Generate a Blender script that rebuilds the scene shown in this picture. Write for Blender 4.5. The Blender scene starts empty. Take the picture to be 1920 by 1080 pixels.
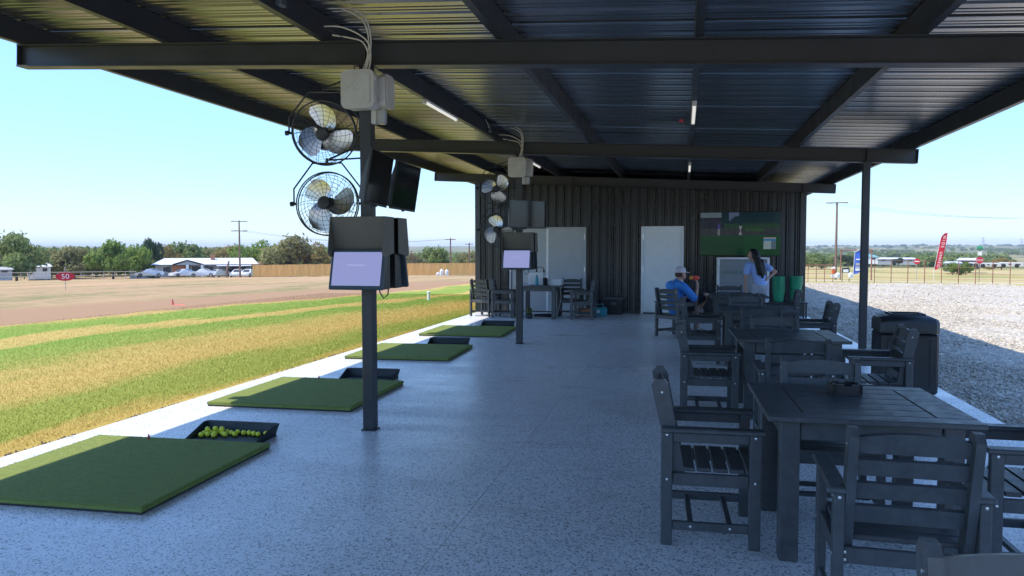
import bpy, math, random
import numpy as np
from mathutils import Vector, Matrix

sc = bpy.context.scene
COL = sc.collection
R = math.radians
rnd = random.Random(11)

# ------------------------------------------------------------------ camera
EYE = 1.553
YAW, PITCH, ROLL = 0.2222, 0.0512, -0.0012
_fw = Vector((-math.sin(YAW) * math.cos(PITCH), math.cos(YAW) * math.cos(PITCH), -math.sin(PITCH)))
_r0 = Vector((math.cos(YAW), math.sin(YAW), 0))
_u0 = _r0.cross(_fw)
_r = _r0 * math.cos(ROLL) + _u0 * math.sin(ROLL)
_u = -_r0 * math.sin(ROLL) + _u0 * math.cos(ROLL)
cd = bpy.data.cameras.new("camera")
cam = bpy.data.objects.new("camera", cd)
COL.objects.link(cam)
m = Matrix((( _r.x, _u.x, -_fw.x, 0), (_r.y, _u.y, -_fw.y, 0), (_r.z, _u.z, -_fw.z, EYE), (0, 0, 0, 1)))
cam.matrix_world = m
cd.sensor_width = 36
cd.lens = 1422.13 / 1920 * 36
cd.clip_start = 0.05
cd.clip_end = 20000
sc.camera = cam

# ------------------------------------------------------------------ light
SUN = Vector((-0.503, -0.242, 1.0)).normalized()      # towards the sun
w = bpy.data.worlds.new("World")
sc.world = w
w.use_nodes = True
nt = w.node_tree
bg = nt.nodes["Background"]
sky = nt.nodes.new("ShaderNodeTexSky")
sky.sky_type = 'NISHITA'
sky.sun_disc = False
sky.sun_elevation = math.asin(SUN.z)
sky.sun_rotation = math.atan2(SUN.x, SUN.y)
sky.altitude = 300
sky.air_density = 1.0
sky.dust_density = 0.3
sky.ozone_density = 9.0
# hazy air: the whole dome is a little more even than the clear-air model
_bw = nt.nodes.new("ShaderNodeRGBToBW")
_pw = nt.nodes.new("ShaderNodeMath")
_pw.operation = 'POWER'
_pw.inputs[1].default_value = -0.5
_gn = nt.nodes.new("ShaderNodeMath")
_gn.operation = 'MULTIPLY'
_gn.inputs[1].default_value = 1.70
_sc = nt.nodes.new("ShaderNodeVectorMath")
_sc.operation = 'SCALE'
nt.links.new(sky.outputs[0], _bw.inputs[0])
nt.links.new(_bw.outputs[0], _pw.inputs[0])
nt.links.new(_pw.outputs[0], _gn.inputs[0])
nt.links.new(sky.outputs[0], _sc.inputs[0])
nt.links.new(_gn.outputs[0], _sc.inputs["Scale"])
nt.links.new(_sc.outputs[0], bg.inputs[0])
bg.inputs[1].default_value = 0.15
sd = bpy.data.lights.new("sun", 'SUN')
sd.energy = 2.7
sd.angle = R(0.53)
sd.color = (1.0, 0.92, 0.79)
so = bpy.data.objects.new("sun", sd)
COL.objects.link(so)
so.rotation_euler = SUN.to_track_quat('Z', 'Y').to_euler()
so.location = (-20, -10, 40)

sc.view_settings.view_transform = 'Standard'
sc.view_settings.look = 'None'
sc.view_settings.exposure = 1.1
sc.view_settings.gamma = 1.0
sc.view_settings.use_curve_mapping = False
sc.render.engine = 'CYCLES'
sc.cycles.max_bounces = 8
sc.cycles.diffuse_bounces = 4
sc.cycles.glossy_bounces = 4
sc.cycles.transparent_max_bounces = 16
sc.cycles.use_denoising = True

# ------------------------------------------------------------------ materials
def pmat(name, col, rough=0.5, metal=0.0, var=0.12, vs=6.0, bump=0.0, bs=60.0, spec=0.5, coat=0.0,
         trans=0.0, stretch=(1, 1, 1), emit=None, es=0.0, rvar=0.1):
    M = bpy.data.materials.new(name)
    M.use_nodes = True
    n = M.node_tree.nodes
    L = M.node_tree.links
    b = n["Principled BSDF"]
    tc = n.new("ShaderNodeTexCoord")
    mp = n.new("ShaderNodeMapping")
    mp.inputs["Scale"].default_value = stretch
    L.new(tc.outputs["Object"], mp.inputs[0])
    nz = n.new("ShaderNodeTexNoise")
    nz.inputs["Scale"].default_value = vs
    nz.inputs["Detail"].default_value = 6
    nz.inputs["Roughness"].default_value = 0.65
    L.new(mp.outputs[0], nz.inputs["Vector"])
    mx = n.new("ShaderNodeMix")
    mx.data_type = 'RGBA'
    mx.inputs[6].default_value = tuple(min(1, c * (1 - var)) for c in col) + (1,)
    mx.inputs[7].default_value = tuple(min(1, c * (1 + var)) for c in col) + (1,)
    mr = n.new("ShaderNodeMapRange")
    mr.inputs[1].default_value = 0.3
    mr.inputs[2].default_value = 0.7
    L.new(nz.outputs[0], mr.inputs[0])
    L.new(mr.outputs[0], mx.inputs[0])
    L.new(mx.outputs[2], b.inputs["Base Color"])
    rr = n.new("ShaderNodeMapRange")
    rr.inputs[1].default_value = 0.3
    rr.inputs[2].default_value = 0.7
    rr.inputs[3].default_value = max(0.02, rough - rvar)
    rr.inputs[4].default_value = min(1, rough + rvar)
    L.new(nz.outputs[0], rr.inputs[0])
    L.new(rr.outputs[0], b.inputs["Roughness"])
    b.inputs["Metallic"].default_value = metal
    b.inputs["Specular IOR Level"].default_value = spec
    b.inputs["Coat Weight"].default_value = coat
    b.inputs["Transmission Weight"].default_value = trans
    if emit:
        b.inputs["Emission Color"].default_value = emit + (1,)
        b.inputs["Emission Strength"].default_value = es
    if bump:
        n2 = n.new("ShaderNodeTexNoise")
        n2.inputs["Scale"].default_value = bs
        n2.inputs["Detail"].default_value = 4
        L.new(mp.outputs[0], n2.inputs["Vector"])
        bp = n.new("ShaderNodeBump")
        bp.inputs["Strength"].default_value = bump
        bp.inputs["Distance"].default_value = 0.01
        L.new(n2.outputs[0], bp.inputs["Height"])
        L.new(bp.outputs[0], b.inputs["Normal"])
    return M

MT = {}
MT['steel'] = pmat('charcoal_steel', (0.034, 0.038, 0.044), 0.42, var=0.2, vs=3, bump=0.05, bs=25)
MT['roof'] = pmat('roof_underside', (0.032, 0.035, 0.040), 0.27, var=0.05, vs=2, spec=1.0, coat=0.9, rvar=0.0)
MT['roof'].node_tree.nodes['Principled BSDF'].inputs['Coat Roughness'].default_value = 0.25
MT['roof'].node_tree.nodes['Principled BSDF'].inputs['Coat IOR'].default_value = 1.7
MT['wall'] = pmat('wall_sheet', (0.022, 0.024, 0.028), 0.27, var=0.25, vs=1.5, stretch=(1, 1, .3), spec=0.6)
MT['lumber'] = pmat('poly_lumber', (0.068, 0.076, 0.083), 0.42, var=0.25, vs=14, bump=0.12, bs=45, stretch=(1, 1, 1))
MT['bolt'] = pmat('bolt_steel', (0.7, 0.7, 0.7), 0.3, metal=1.0)
MT['black'] = pmat('black_plastic', (0.018, 0.020, 0.023), 0.4)
MT['blackgloss'] = pmat('black_glass', (0.006, 0.007, 0.009), 0.07, var=0.0, rvar=0.02)
MT['grey_plastic'] = pmat('grey_plastic', (0.55, 0.54, 0.51), 0.5, var=0.08)
MT['tvgrey'] = pmat('tv_casing', (0.10, 0.12, 0.14), 0.4)
MT['khaki'] = pmat('kiosk_paint', (0.13, 0.12, 0.10), 0.5)
MT['kframe'] = pmat('kiosk_frame', (0.05, 0.075, 0.095), 0.35)
MT['alum'] = pmat('fan_blade_metal', (0.80, 0.81, 0.82), 0.34, metal=1.0, var=0.02, rvar=0.02)
MT['cable'] = pmat('grey_cable', (0.60, 0.57, 0.50), 0.55)
MT['tube'] = pmat('tube_lamp', (0.85, 0.85, 0.82), 0.4, emit=(1, 0.96, 0.88), es=0.3)
MT['whitedoor'] = pmat('white_door', (0.86, 0.89, 0.90), 0.45, var=0.04)
MT['greydoor'] = pmat('grey_door', (0.42, 0.45, 0.47), 0.45, var=0.06)
MT['white'] = pmat('white_paint', (0.78, 0.78, 0.77), 0.5, var=0.05)
MT['offwhite'] = pmat('white_card', (0.7, 0.72, 0.74), 0.6, var=0.05)
MT['ballmachine'] = pmat('machine_panel', (0.24, 0.26, 0.28), 0.35, metal=0.2)
MT['greenbucket'] = pmat('green_bucket', (0.008, 0.27, 0.13), 0.4, var=0.15)
MT['ball'] = pmat('yellow_ball', (0.78, 0.80, 0.06), 0.35, var=0.08, vs=60, bump=0.25, bs=280)
MT['tray'] = pmat('ball_tray', (0.012, 0.022, 0.026), 0.5, var=0.2)
MT['red'] = pmat('red_paint', (0.55, 0.02, 0.03), 0.5)
MT['sign_red'] = pmat('sign_red', (0.50, 0.012, 0.035), 0.45, var=0.05)
MT['rust'] = pmat('rusty_pipe', (0.30, 0.13, 0.09), 0.8, var=0.3)
MT['teal'] = pmat('teal_plastic', (0.03, 0.28, 0.38), 0.4)
MT['skin'] = pmat('skin', (0.46, 0.27, 0.20), 0.5, var=0.1, spec=0.4)
MT['shirt_blue'] = pmat('blue_jersey', (0.045, 0.24, 0.72), 0.8, var=0.12, bump=0.4, bs=14)
MT['shirt_pale'] = pmat('pale_blue_tee', (0.30, 0.45, 0.82), 0.85, var=0.1, bump=0.4, bs=14)
MT['navy'] = pmat('dark_cloth', (0.012, 0.014, 0.022), 0.85, var=0.2)
MT['jeans'] = pmat('light_jeans', (0.35, 0.37, 0.42), 0.85, var=0.2)
MT['hair'] = pmat('dark_hair', (0.008, 0.006, 0.007), 0.6, var=0.3, vs=40, stretch=(1, 1, .15))
MT['hairbrown'] = pmat('brown_hair', (0.08, 0.045, 0.03), 0.7)
MT['cap'] = pmat('white_cap', (0.66, 0.62, 0.72), 0.8, var=0.06)
MT['shoe'] = pmat('grey_shoe', (0.35, 0.36, 0.40), 0.7)
MT['snack'] = pmat('snack_bag', (0.62, 0.05, 0.03), 0.35, var=0.3, vs=25)
MT['snack2'] = pmat('snack_print', (0.60, 0.32, 0.05), 0.4, var=0.4, vs=40)
MT['cedar'] = pmat('cedar_fence', (0.60, 0.35, 0.12), 0.8, var=0.25, vs=1.2, stretch=(4, 4, .3))
MT['roofwhite'] = pmat('white_metal_roof', (0.60, 0.61, 0.62), 0.45, var=0.06, vs=.6)
MT['brick'] = pmat('brick_wall', (0.42, 0.18, 0.10), 0.8, var=0.25, vs=3)
MT['stucco'] = pmat('grey_siding', (0.36, 0.37, 0.38), 0.7)
MT['shade'] = pmat('window_dark', (0.04, 0.05, 0.06), 0.2)
MT['carsilver'] = pmat('silver_car_paint', (0.48, 0.50, 0.51), 0.25, metal=0.3, coat=.5)
MT['carwhite'] = pmat('white_car_paint', (0.70, 0.70, 0.68), 0.3, coat=.5)
MT['carbeige'] = pmat('cream_car_paint', (0.62, 0.57, 0.46), 0.3, coat=.5)
MT['carblue'] = pmat('dark_car_paint', (0.05, 0.06, 0.08), 0.25, coat=.5)
MT['rubber'] = pmat('rubber', (0.02, 0.02, 0.02), 0.8)
MT['polewood'] = pmat('pole_wood', (0.20, 0.13, 0.10), 0.9, var=0.25, vs=2)
MT['wood_brown'] = pmat('brown_shingle', (0.22, 0.12, 0.08), 0.8, var=.2)
MT['tealroof'] = pmat('teal_roof', (0.15, 0.34, 0.35), 0.5)
MT['blueflag'] = pmat('blue_banner', (0.06, 0.14, 0.55), 0.7, var=.1)
MT['clear'] = pmat('clear_plastic', (0.55, 0.56, 0.55), 0.2, trans=0.35, var=.05)
MT['orange'] = pmat('orange_cooler', (0.75, 0.14, 0.02), 0.5)
MT['bark'] = pmat('bark', (0.16, 0.11, 0.08), 0.9, var=.3, vs=4)
MT['concrete'] = pmat('pale_concrete', (0.45, 0.43, 0.40), 0.9)
MT['darkbrown'] = pmat('dark_wall', (0.035, 0.035, 0.045), 0.7)

def leafmat(name, col, v=0.35):
    M = pmat(name, col, 0.65, var=v, vs=1.1, spec=0.25)
    b = M.node_tree.nodes["Principled BSDF"]
    n, L = M.node_tree.nodes, M.node_tree.links
    tr = n.new("ShaderNodeBsdfTranslucent")
    ms = n.new("ShaderNodeMixShader")
    ms.inputs[0].default_value = 0.45
    L.new(b.inputs["Base Color"].links[0].from_socket, tr.inputs[0])
    L.new(b.outputs[0], ms.inputs[1])
    L.new(tr.outputs[0], ms.inputs[2])
    L.new(ms.outputs[0], n["Material Output"].inputs[0])
    return M
MT['leaf_green'] = leafmat('leaf_green', (0.195, 0.245, 0.075))
MT['leaf_bright'] = leafmat('leaf_bright', (0.195, 0.275, 0.055))
MT['leaf_olive'] = leafmat('leaf_olive', (0.26, 0.25, 0.10))
MT['leaf_yellow'] = leafmat('leaf_yellow', (0.31, 0.245, 0.08))
MT['leaf_dark'] = leafmat('leaf_dark', (0.06, 0.095, 0.045))
MT['leaf_bare'] = leafmat('leaf_bare', (0.20, 0.15, 0.09))

# ------------------------------------------------------------------ mesh builder
class MB:
    def __init__(s):
        s.v = []
        s.f = []
    def add(s, vs, fs, M=None):
        o = len(s.v)
        if M is not None:
            vs = [tuple(M @ Vector(p)) for p in vs]
        s.v.extend(vs)
        s.f.extend([tuple(i + o for i in f) for f in fs])
        return s
    def box(s, c, d, ch=0.0, M=None):
        x, y, z = c
        X, Y, Z = d[0] / 2, d[1] / 2, d[2] / 2
        if ch <= 0:
            vs = [(x + a * X, y + b * Y, z + k * Z) for a in (-1, 1) for b in (-1, 1) for k in (-1, 1)]
            fs = [(0, 1, 3, 2), (4, 6, 7, 5), (0, 4, 5, 1), (2, 3, 7, 6), (0, 2, 6, 4), (1, 5, 7, 3)]
            return s.add(vs, fs, M)
        ch = min(ch, X * .9, Y * .9, Z * .9)
        vs = []
        idx = {}
        for a in (-1, 1):
            for b in (-1, 1):
                for k in (-1, 1):
                    idx[(a, b, k)] = len(vs)
                    vs += [(x + a * X, y + b * (Y - ch), z + k * (Z - ch)),
                           (x + a * (X - ch), y + b * Y, z + k * (Z - ch)),
                           (x + a * (X - ch), y + b * (Y - ch), z + k * Z)]
        I = lambda a, b, k, t: idx[(a, b, k)] + t
        fs = []
        for g in (-1, 1):
            q = [(-1, -1), (1, -1), (1, 1), (-1, 1)]
            f0 = [I(g, p[0], p[1], 0) for p in q]
            f1 = [I(p[0], g, p[1], 1) for p in q]
            f2 = [I(p[0], p[1], g, 2) for p in q]
            fs += [tuple(f0 if g > 0 else f0[::-1]), tuple(f1[::-1] if g > 0 else f1), tuple(f2 if g > 0 else f2[::-1])]
        def fix(ids):
            P = [Vector(vs[i]) for i in ids]
            nrm = (P[1] - P[0]).cross(P[2] - P[0])
            cen = sum(P, Vector()) / len(P) - Vector(c)
            return tuple(ids if nrm.dot(cen) > 0 else ids[::-1])
        for a in (-1, 1):
            for b in (-1, 1):
                fs.append(fix([I(a, b, -1, 0), I(a, b, 1, 0), I(a, b, 1, 1), I(a, b, -1, 1)]))
                fs.append(fix([I(a, -1, b, 0), I(a, 1, b, 0), I(a, 1, b, 2), I(a, -1, b, 2)]))
                fs.append(fix([I(-1, a, b, 1), I(1, a, b, 1), I(1, a, b, 2), I(-1, a, b, 2)]))
                for k in (-1, 1):
                    fs.append(fix([I(a, b, k, 0), I(a, b, k, 1), I(a, b, k, 2)]))
        return s.add(vs, fs, M)
    def prism(s, poly, axis, a, b, M=None):
        # poly: 2d points; axis 'x': (y,z)  'y': (x,z)  'z': (x,y)
        n = len(poly)
        area = sum(poly[i][0] * poly[(i + 1) % n][1] - poly[(i + 1) % n][0] * poly[i][1] for i in range(n))
        if area < 0:
            poly = poly[::-1]
        def P(p, t):
            return {'x': (t, p[0], p[1]), 'y': (p[0], t, p[1]), 'z': (p[0], p[1], t)}[axis]
        lo, hi = min(a, b), max(a, b)
        vs = [P(p, lo) for p in poly] + [P(p, hi) for p in poly]
        flip = axis == 'y'
        fs = [tuple(range(n))[::-1], tuple(range(n, 2 * n))] + [(i, (i + 1) % n, n + (i + 1) % n, n + i) for i in range(n)]
        if flip:
            fs = [f[::-1] for f in fs]
        return s.add(vs, fs, M)
    def tube(s, pts, r, n=6, closed=False, M=None):
        pts = [Vector(p) for p in pts]
        k = len(pts)
        rs = r if isinstance(r, (list, tuple)) else [r] * k
        vs, fs = [], []
        prev = None
        for i, p in enumerate(pts):
            if closed:
                t = pts[(i + 1) % k] - pts[i - 1]
            else:
                t = pts[min(i + 1, k - 1)] - pts[max(i - 1, 0)]
            t = t.normalized() if t.length > 1e-9 else Vector((0, 0, 1))
            if prev is None:
                a = Vector((0, 0, 1)) if abs(t.z) < .9 else Vector((1, 0, 0))
                u = t.cross(a).normalized()
            else:
                u = (prev - t * prev.dot(t))
                u = u.normalized() if u.length > 1e-6 else t.orthogonal().normalized()
            prev = u
            q = t.cross(u)
            for j in range(n):
                an = 2 * math.pi * j / n
                vs.append(tuple(p + (u * math.cos(an) + q * math.sin(an)) * rs[i]))
        for i in range(k if closed else k - 1):
            a, b = i * n, ((i + 1) % k) * n
            for j in range(n):
                fs.append((a + j, a + (j + 1) % n, b + (j + 1) % n, b + j))
        if not closed:
            fs.append(tuple(range(n))[::-1])
            fs.append(tuple(range((k - 1) * n, k * n)))
        return s.add(vs, fs, M)
    def lathe(s, prof, n=16, M=None):
        vs, fs = [], []
        for r_, z in prof:
            for j in range(n):
                a = 2 * math.pi * j / n
                vs.append((r_ * math.cos(a), r_ * math.sin(a), z))
        for i in range(len(prof) - 1):
            for j in range(n):
                fs.append((i * n + j, i * n + (j + 1) % n, (i + 1) * n + (j + 1) % n, (i + 1) * n + j))
        fs.append(tuple(range(n))[::-1])
        fs.append(tuple(range((len(prof) - 1) * n, len(prof) * n)))
        return s.add(vs, fs, M)
    def ball(s, c, rad, nu=12, nv=8, M=None):
        if not isinstance(rad, (tuple, list)):
            rad = (rad,) * 3
        vs = [(c[0], c[1], c[2] - rad[2])]
        for i in range(1, nv):
            ph = math.pi * i / nv - math.pi / 2
            for j in range(nu):
                a = 2 * math.pi * j / nu
                vs.append((c[0] + rad[0] * math.cos(ph) * math.cos(a), c[1] + rad[1] * math.cos(ph) * math.sin(a), c[2] + rad[2] * math.sin(ph)))
        vs.append((c[0], c[1], c[2] + rad[2]))
        fs = [(0, 1 + (j + 1) % nu, 1 + j) for j in range(nu)]
        for i in range(nv - 2):
            for j in range(nu):
                a, b = 1 + i * nu, 1 + (i + 1) * nu
                fs.append((a + j, a + (j + 1) % nu, b + (j + 1) % nu, b + j))
        t = len(vs) - 1
        a = 1 + (nv - 2) * nu
        fs += [(a + j, a + (j + 1) % nu, t) for j in range(nu)]
        return s.add(vs, fs, M)
    def mesh(s, name, mat, smooth=False):
        me = bpy.data.meshes.new(name)
        me.from_pydata(s.v, [], s.f)
        if mat is not None:
            me.materials.append(MT[mat] if isinstance(mat, str) else mat)
        if smooth:
            me.polygons.foreach_set('use_smooth', [True] * len(me.polygons))
            try:
                me.set_sharp_from_angle(angle=R(40))
            except Exception:
                pass
        me.update()
        return me
    def build(s, name, mat, parent=None, smooth=False, loc=None, rot=None):
        return link(name, s.mesh(name, mat, smooth), parent, loc, rot)

def link(name, me, parent=None, loc=None, rot=None):
    o = bpy.data.objects.new(name, me)
    COL.objects.link(o)
    if parent is not None:
        o.parent = parent
    if loc is not None:
        o.location = loc
    if rot is not None:
        o.rotation_euler = rot
    return o

def tag(o, label, cat=None, group=None, kind=None):
    if label:
        o['label'] = label
    if cat:
        o['category'] = cat
    if group:
        o['group'] = group
    if kind:
        o['kind'] = kind
    return o

def thing(name, label, cat, loc=(0, 0, 0), rz=0.0, group=None):
    o = link(name, None, None, loc, (0, 0, rz))
    o.empty_display_size = 0.1
    return tag(o, label, cat, group)

def kids(o):
    return CH.get(o.name, [])

CH = {}
def copy_tree(root, loc, rz, label, group=None, name=None):
    def cp(o, parent):
        c = o.copy()
        COL.objects.link(c)
        c.parent = parent
        for ch in [x for x in bpy.data.objects if x.parent == o]:
            cp(ch, c)
        return c
    r_ = cp(root, None)
    r_.location = loc
    r_.rotation_euler = (0, 0, rz)
    r_['label'] = label
    if group:
        r_['group'] = group
    return r_

def arr_mesh(name, V, F, mat, smooth=False):
    # V (n,3) float, F (m,k) int, fast path
    me = bpy.data.meshes.new(name)
    V = np.asarray(V, np.float32)
    F = np.asarray(F, np.int32)
    k = F.shape[1]
    me.vertices.add(len(V))
    me.vertices.foreach_set('co', V.ravel())
    me.loops.add(F.size)
    me.loops.foreach_set('vertex_index', F.ravel())
    me.polygons.add(len(F))
    me.polygons.foreach_set('loop_start', np.arange(0, F.size, k, dtype=np.int32))
    if smooth:
        me.polygons.foreach_set('use_smooth', np.ones(len(F), bool))
    me.update(calc_edges=True)
    me.validate()
    if mat is not None:
        me.materials.append(MT[mat] if isinstance(mat, str) else mat)
    return me

def text_mesh(body, size, mat, ext=0.002, spacing=1.0, align='CENTER'):
    cu = bpy.data.curves.new('lettering', 'FONT')
    cu.body = body
    cu.size = size
    cu.extrude = ext
    cu.align_x = align
    cu.align_y = 'CENTER'
    cu.space_character = spacing
    o = bpy.data.objects.new('lettering', cu)
    COL.objects.link(o)
    dg = bpy.context.evaluated_depsgraph_get()
    me = bpy.data.meshes.new_from_object(o.evaluated_get(dg))
    bpy.data.objects.remove(o)
    me.materials.clear()
    me.materials.append(MT[mat])
    return me

def bake(o, name):
    dg = bpy.context.evaluated_depsgraph_get()
    me = bpy.data.meshes.new_from_object(o.evaluated_get(dg))
    me.name = name
    return me
# ------------------------------------------------------------------ terrain height
def sstep(a, b, x):
    t = min(1, max(0, (x - a) / (b - a)))
    return t * t * (3 - 2 * t)
def G(x, y):
    r_ = math.hypot(x, y)
    q = min(r_, 150)
    zl = -0.045 - 0.0055 * max(0, q - 6) - 0.000135 * q * q * sstep(5, 20, q)
    if r_ > 150:
        zl -= 0.004 * (min(r_, 450) - 150)
    zr = -0.06
    if y > 36:
        zr -= 0.034 * (min(r_, 120) - 37.5) * sstep(37.5, 44, r_)
        if r_ > 120:
            zr -= 0.012 * (min(r_, 450) - 120)
    t = sstep(-4.5, 2.5, x)
    z = zl * (1 - t) + zr * t
    if r_ > 900:
        z += 13.0 * sstep(900, 3200, r_) + (9 * sstep(2500, 5500, r_)) + 7 * sstep(1200, 4000, r_) * (0.5 + .5 * math.sin(math.atan2(x, y) * 17) * math.cos(math.atan2(x, y) * 7 + 1))
    return z

def nmath(n, L, op, a, b=None, clamp=False):
    k = n.new("ShaderNodeMath")
    k.operation = op
    k.use_clamp = clamp
    for i, v in enumerate((a, b)):
        if v is None:
            continue
        if isinstance(v, (int, float)):
            k.inputs[i].default_value = v
        else:
            L.new(v, k.inputs[i])
    return k.outputs[0]

def ramp(n, L, fac, stops, interp='LINEAR'):
    r_ = n.new("ShaderNodeValToRGB")
    r_.color_ramp.interpolation = interp
    e = r_.color_ramp.elements
    while len(e) > 1:
        e.remove(e[-1])
    e[0].position = stops[0][0]
    e[0].color = tuple(stops[0][1]) + (1,)
    for p, c in stops[1:]:
        k = e.new(p)
        k.color = tuple(c) + (1,)
    L.new(fac, r_.inputs[0])
    return r_.outputs[0]

def mixc(n, L, f, a, b):
    k = n.new("ShaderNodeMix")
    k.data_type = 'RGBA'
    for i, v in ((0, f), (6, a), (7, b)):
        if isinstance(v, (int, float)):
            k.inputs[i].default_value = v
        elif isinstance(v, tuple):
            k.inputs[i].default_value = v + (1,)
        else:
            L.new(v, k.inputs[i])
    return k.outputs[2]

def noise(n, L, vec, scale, detail=5, rough=.6):
    k = n.new("ShaderNodeTexNoise")
    k.inputs["Scale"].default_value = scale
    k.inputs["Detail"].default_value = detail
    k.inputs["Roughness"].default_value = rough
    L.new(vec, k.inputs["Vector"])
    return k.outputs[0]

GREEN, GOLD, DIRT, DRY, TAN = (0.165, 0.295, 0.034), (0.52, 0.37, 0.115), (0.35, 0.215, 0.12), (0.31, 0.25, 0.10), (0.40, 0.26, 0.125)

def ground_mat(blades=False):
    M = bpy.data.materials.new('field_grass' if not blades else 'turf_blades')
    M.use_nodes = True
    n, L = M.node_tree.nodes, M.node_tree.links
    b = n["Principled BSDF"]
    b.inputs["Roughness"].default_value = 0.9
    b.inputs["Specular IOR Level"].default_value = 0.15
    tc = n.new("ShaderNodeTexCoord")
    P = tc.outputs["Object"]
    sp = n.new("ShaderNodeSeparateXYZ")
    L.new(P, sp.inputs[0])
    X, Y = sp.outputs[0], sp.outputs[1]
    mp = n.new("ShaderNodeMapping")
    mp.inputs["Scale"].default_value = (1, 0.22, 1)
    L.new(P, mp.inputs[0])
    big = noise(n, L, mp.outputs[0], 0.35, 4)
    mid = noise(n, L, mp.outputs[0], 1.6, 5)
    fine = noise(n, L, P, 9.0, 5, .75)
    vf = noise(n, L, P, 45.0, 3, .8)
    # band coordinate (metres left of the slab, skewed a little with distance)
    sk = nmath(n, L, 'MULTIPLY', nmath(n, L, 'SUBTRACT', Y, 14.0), 0.17)
    xb = nmath(n, L, 'SUBTRACT', X, nmath(n, L, 'MINIMUM', nmath(n, L, 'MAXIMUM', sk, 0.0), 3.0))
    xb = nmath(n, L, 'ADD', xb, nmath(n, L, 'MULTIPLY', nmath(n, L, 'SUBTRACT', big, 0.5), 2.6))
    xb = nmath(n, L, 'ADD', xb, nmath(n, L, 'MULTIPLY', nmath(n, L, 'SUBTRACT', mid, 0.5), 2.4))
    xb = nmath(n, L, 'ADD', xb, nmath(n, L, 'MULTIPLY', nmath(n, L, 'SUBTRACT', fine, 0.5), 0.9))
    t = nmath(n, L, 'DIVIDE', nmath(n, L, 'ADD', xb, 22.0), 17.0, True)
    f = lambda x: (x + 22.0) / 17.0
    mixg = lambda k: tuple(GREEN[i] * (1 - k) + GOLD[i] * k for i in range(3))
    band = ramp(n, L, t, [(0.0, DRY), (f(-21.5), DRY), (f(-20.4), DIRT), (f(-15.5), DIRT), (f(-15.1), GOLD), (f(-14.6), mixg(.15)), (f(-12.6), mixg(.1)),
                          (f(-12.2), GOLD), (f(-11.4), mixg(.9)), (f(-11.0), mixg(.05)), (f(-9.6), mixg(.25)), (f(-9.0), mixg(.75)), (f(-8.0), mixg(1)), (f(-7.2), mixg(.85)),
                          (f(-6.7), mixg(.55)), (f(-6.3), mixg(.3)), (f(-5.5), mixg(.3)), (f(-5.2), mixg(.7)), (f(-5.02), mixg(.9))])
    # straw / green speckle inside the mown turf
    spk = nmath(n, L, 'GREATER_THAN', vf, 0.56)
    turfzone = nmath(n, L, 'GREATER_THAN', xb, -15.0)
    band = mixc(n, L, nmath(n, L, 'MULTIPLY', nmath(n, L, 'MULTIPLY', spk, turfzone), 0.45), band, (0.50, 0.40, 0.13))
    gsp = nmath(n, L, 'LESS_THAN', vf, 0.42)
    band = mixc(n, L, nmath(n, L, 'MULTIPLY', nmath(n, L, 'MULTIPLY', gsp, turfzone), 0.30), band, (0.09, 0.20, 0.02))
    # dry field beyond: dry grass with green and tan patches
    pat = noise(n, L, mp.outputs[0], 0.22, 6, .7)
    p2_ = noise(n, L, P, 1.3, 6, .7)
    pat = nmath(n, L, 'ADD', nmath(n, L, 'MULTIPLY', pat, 0.55), nmath(n, L, 'MULTIPLY', p2_, 0.45))
    dry = ramp(n, L, pat, [(0.40, (0.18, 0.18, 0.065)), (0.46, (0.28, 0.22, 0.10)), (0.51, (0.37, 0.26, 0.135)), (0.58, (0.43, 0.275, 0.155))])
    farz = nmath(n, L, 'DIVIDE', nmath(n, L, 'SUBTRACT', -20.2, xb), 1.6, True)
    col = mixc(n, L, farz, band, dry)
    # tan ploughed strip and road verge further out
    rad = n.new("ShaderNodeVectorMath")
    rad.operation = 'LENGTH'
    L.new(P, rad.inputs[0])
    rr = nmath(n, L, 'ADD', rad.outputs["Value"], nmath(n, L, 'MULTIPLY', nmath(n, L, 'SUBTRACT', big, .5), 14.0))
    strip = nmath(n, L, 'MULTIPLY', nmath(n, L, 'GREATER_THAN', rr, 54.0), nmath(n, L, 'LESS_THAN', rr, 125.0))
    leftz = nmath(n, L, 'LESS_THAN', X, -12.0)
    tanc = ramp(n, L, pat, [(0.42, (0.27, 0.23, 0.10)), (0.49, (0.40, 0.27, 0.135)), (0.56, (0.50, 0.31, 0.17))])
    col = mixc(n, L, nmath(n, L, 'MULTIPLY', nmath(n, L, 'MULTIPLY', strip, leftz), 0.85), col, tanc)
    # right hand pastures
    pr = noise(n, L, P, 0.035, 6, .6)
    past = ramp(n, L, pr, [(0.34, (0.20, 0.22, 0.07)), (0.45, (0.38, 0.31, 0.11)), (0.56, (0.46, 0.36, 0.18)), (0.68, (0.28, 0.26, 0.10))])
    rightz = nmath(n, L, 'GREATER_THAN', X, 0.5)
    col = mixc(n, L, rightz, col, past)
    road = nmath(n, L, 'MULTIPLY', nmath(n, L, 'GREATER_THAN', rr, 74.0), nmath(n, L, 'LESS_THAN', rr, 84.0))
    col = mixc(n, L, nmath(n, L, 'MULTIPLY', road, rightz), col, (0.52, 0.46, 0.38))
    # distant valley: woods and pale clearings
    far2 = nmath(n, L, 'DIVIDE', nmath(n, L, 'SUBTRACT', rad.outputs["Value"], 260.0), 60.0, True)
    pf = noise(n, L, P, 0.006, 5, .6)
    fc = ramp(n, L, pf, [(0.36, (0.07, 0.11, 0.035)), (0.5, (0.14, 0.16, 0.06)), (0.54, (0.38, 0.29, 0.15)), (0.62, (0.14, 0.15, 0.06))])
    col = mixc(n, L, far2, col, fc)
    L.new(col, b.inputs["Base Color"])
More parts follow.
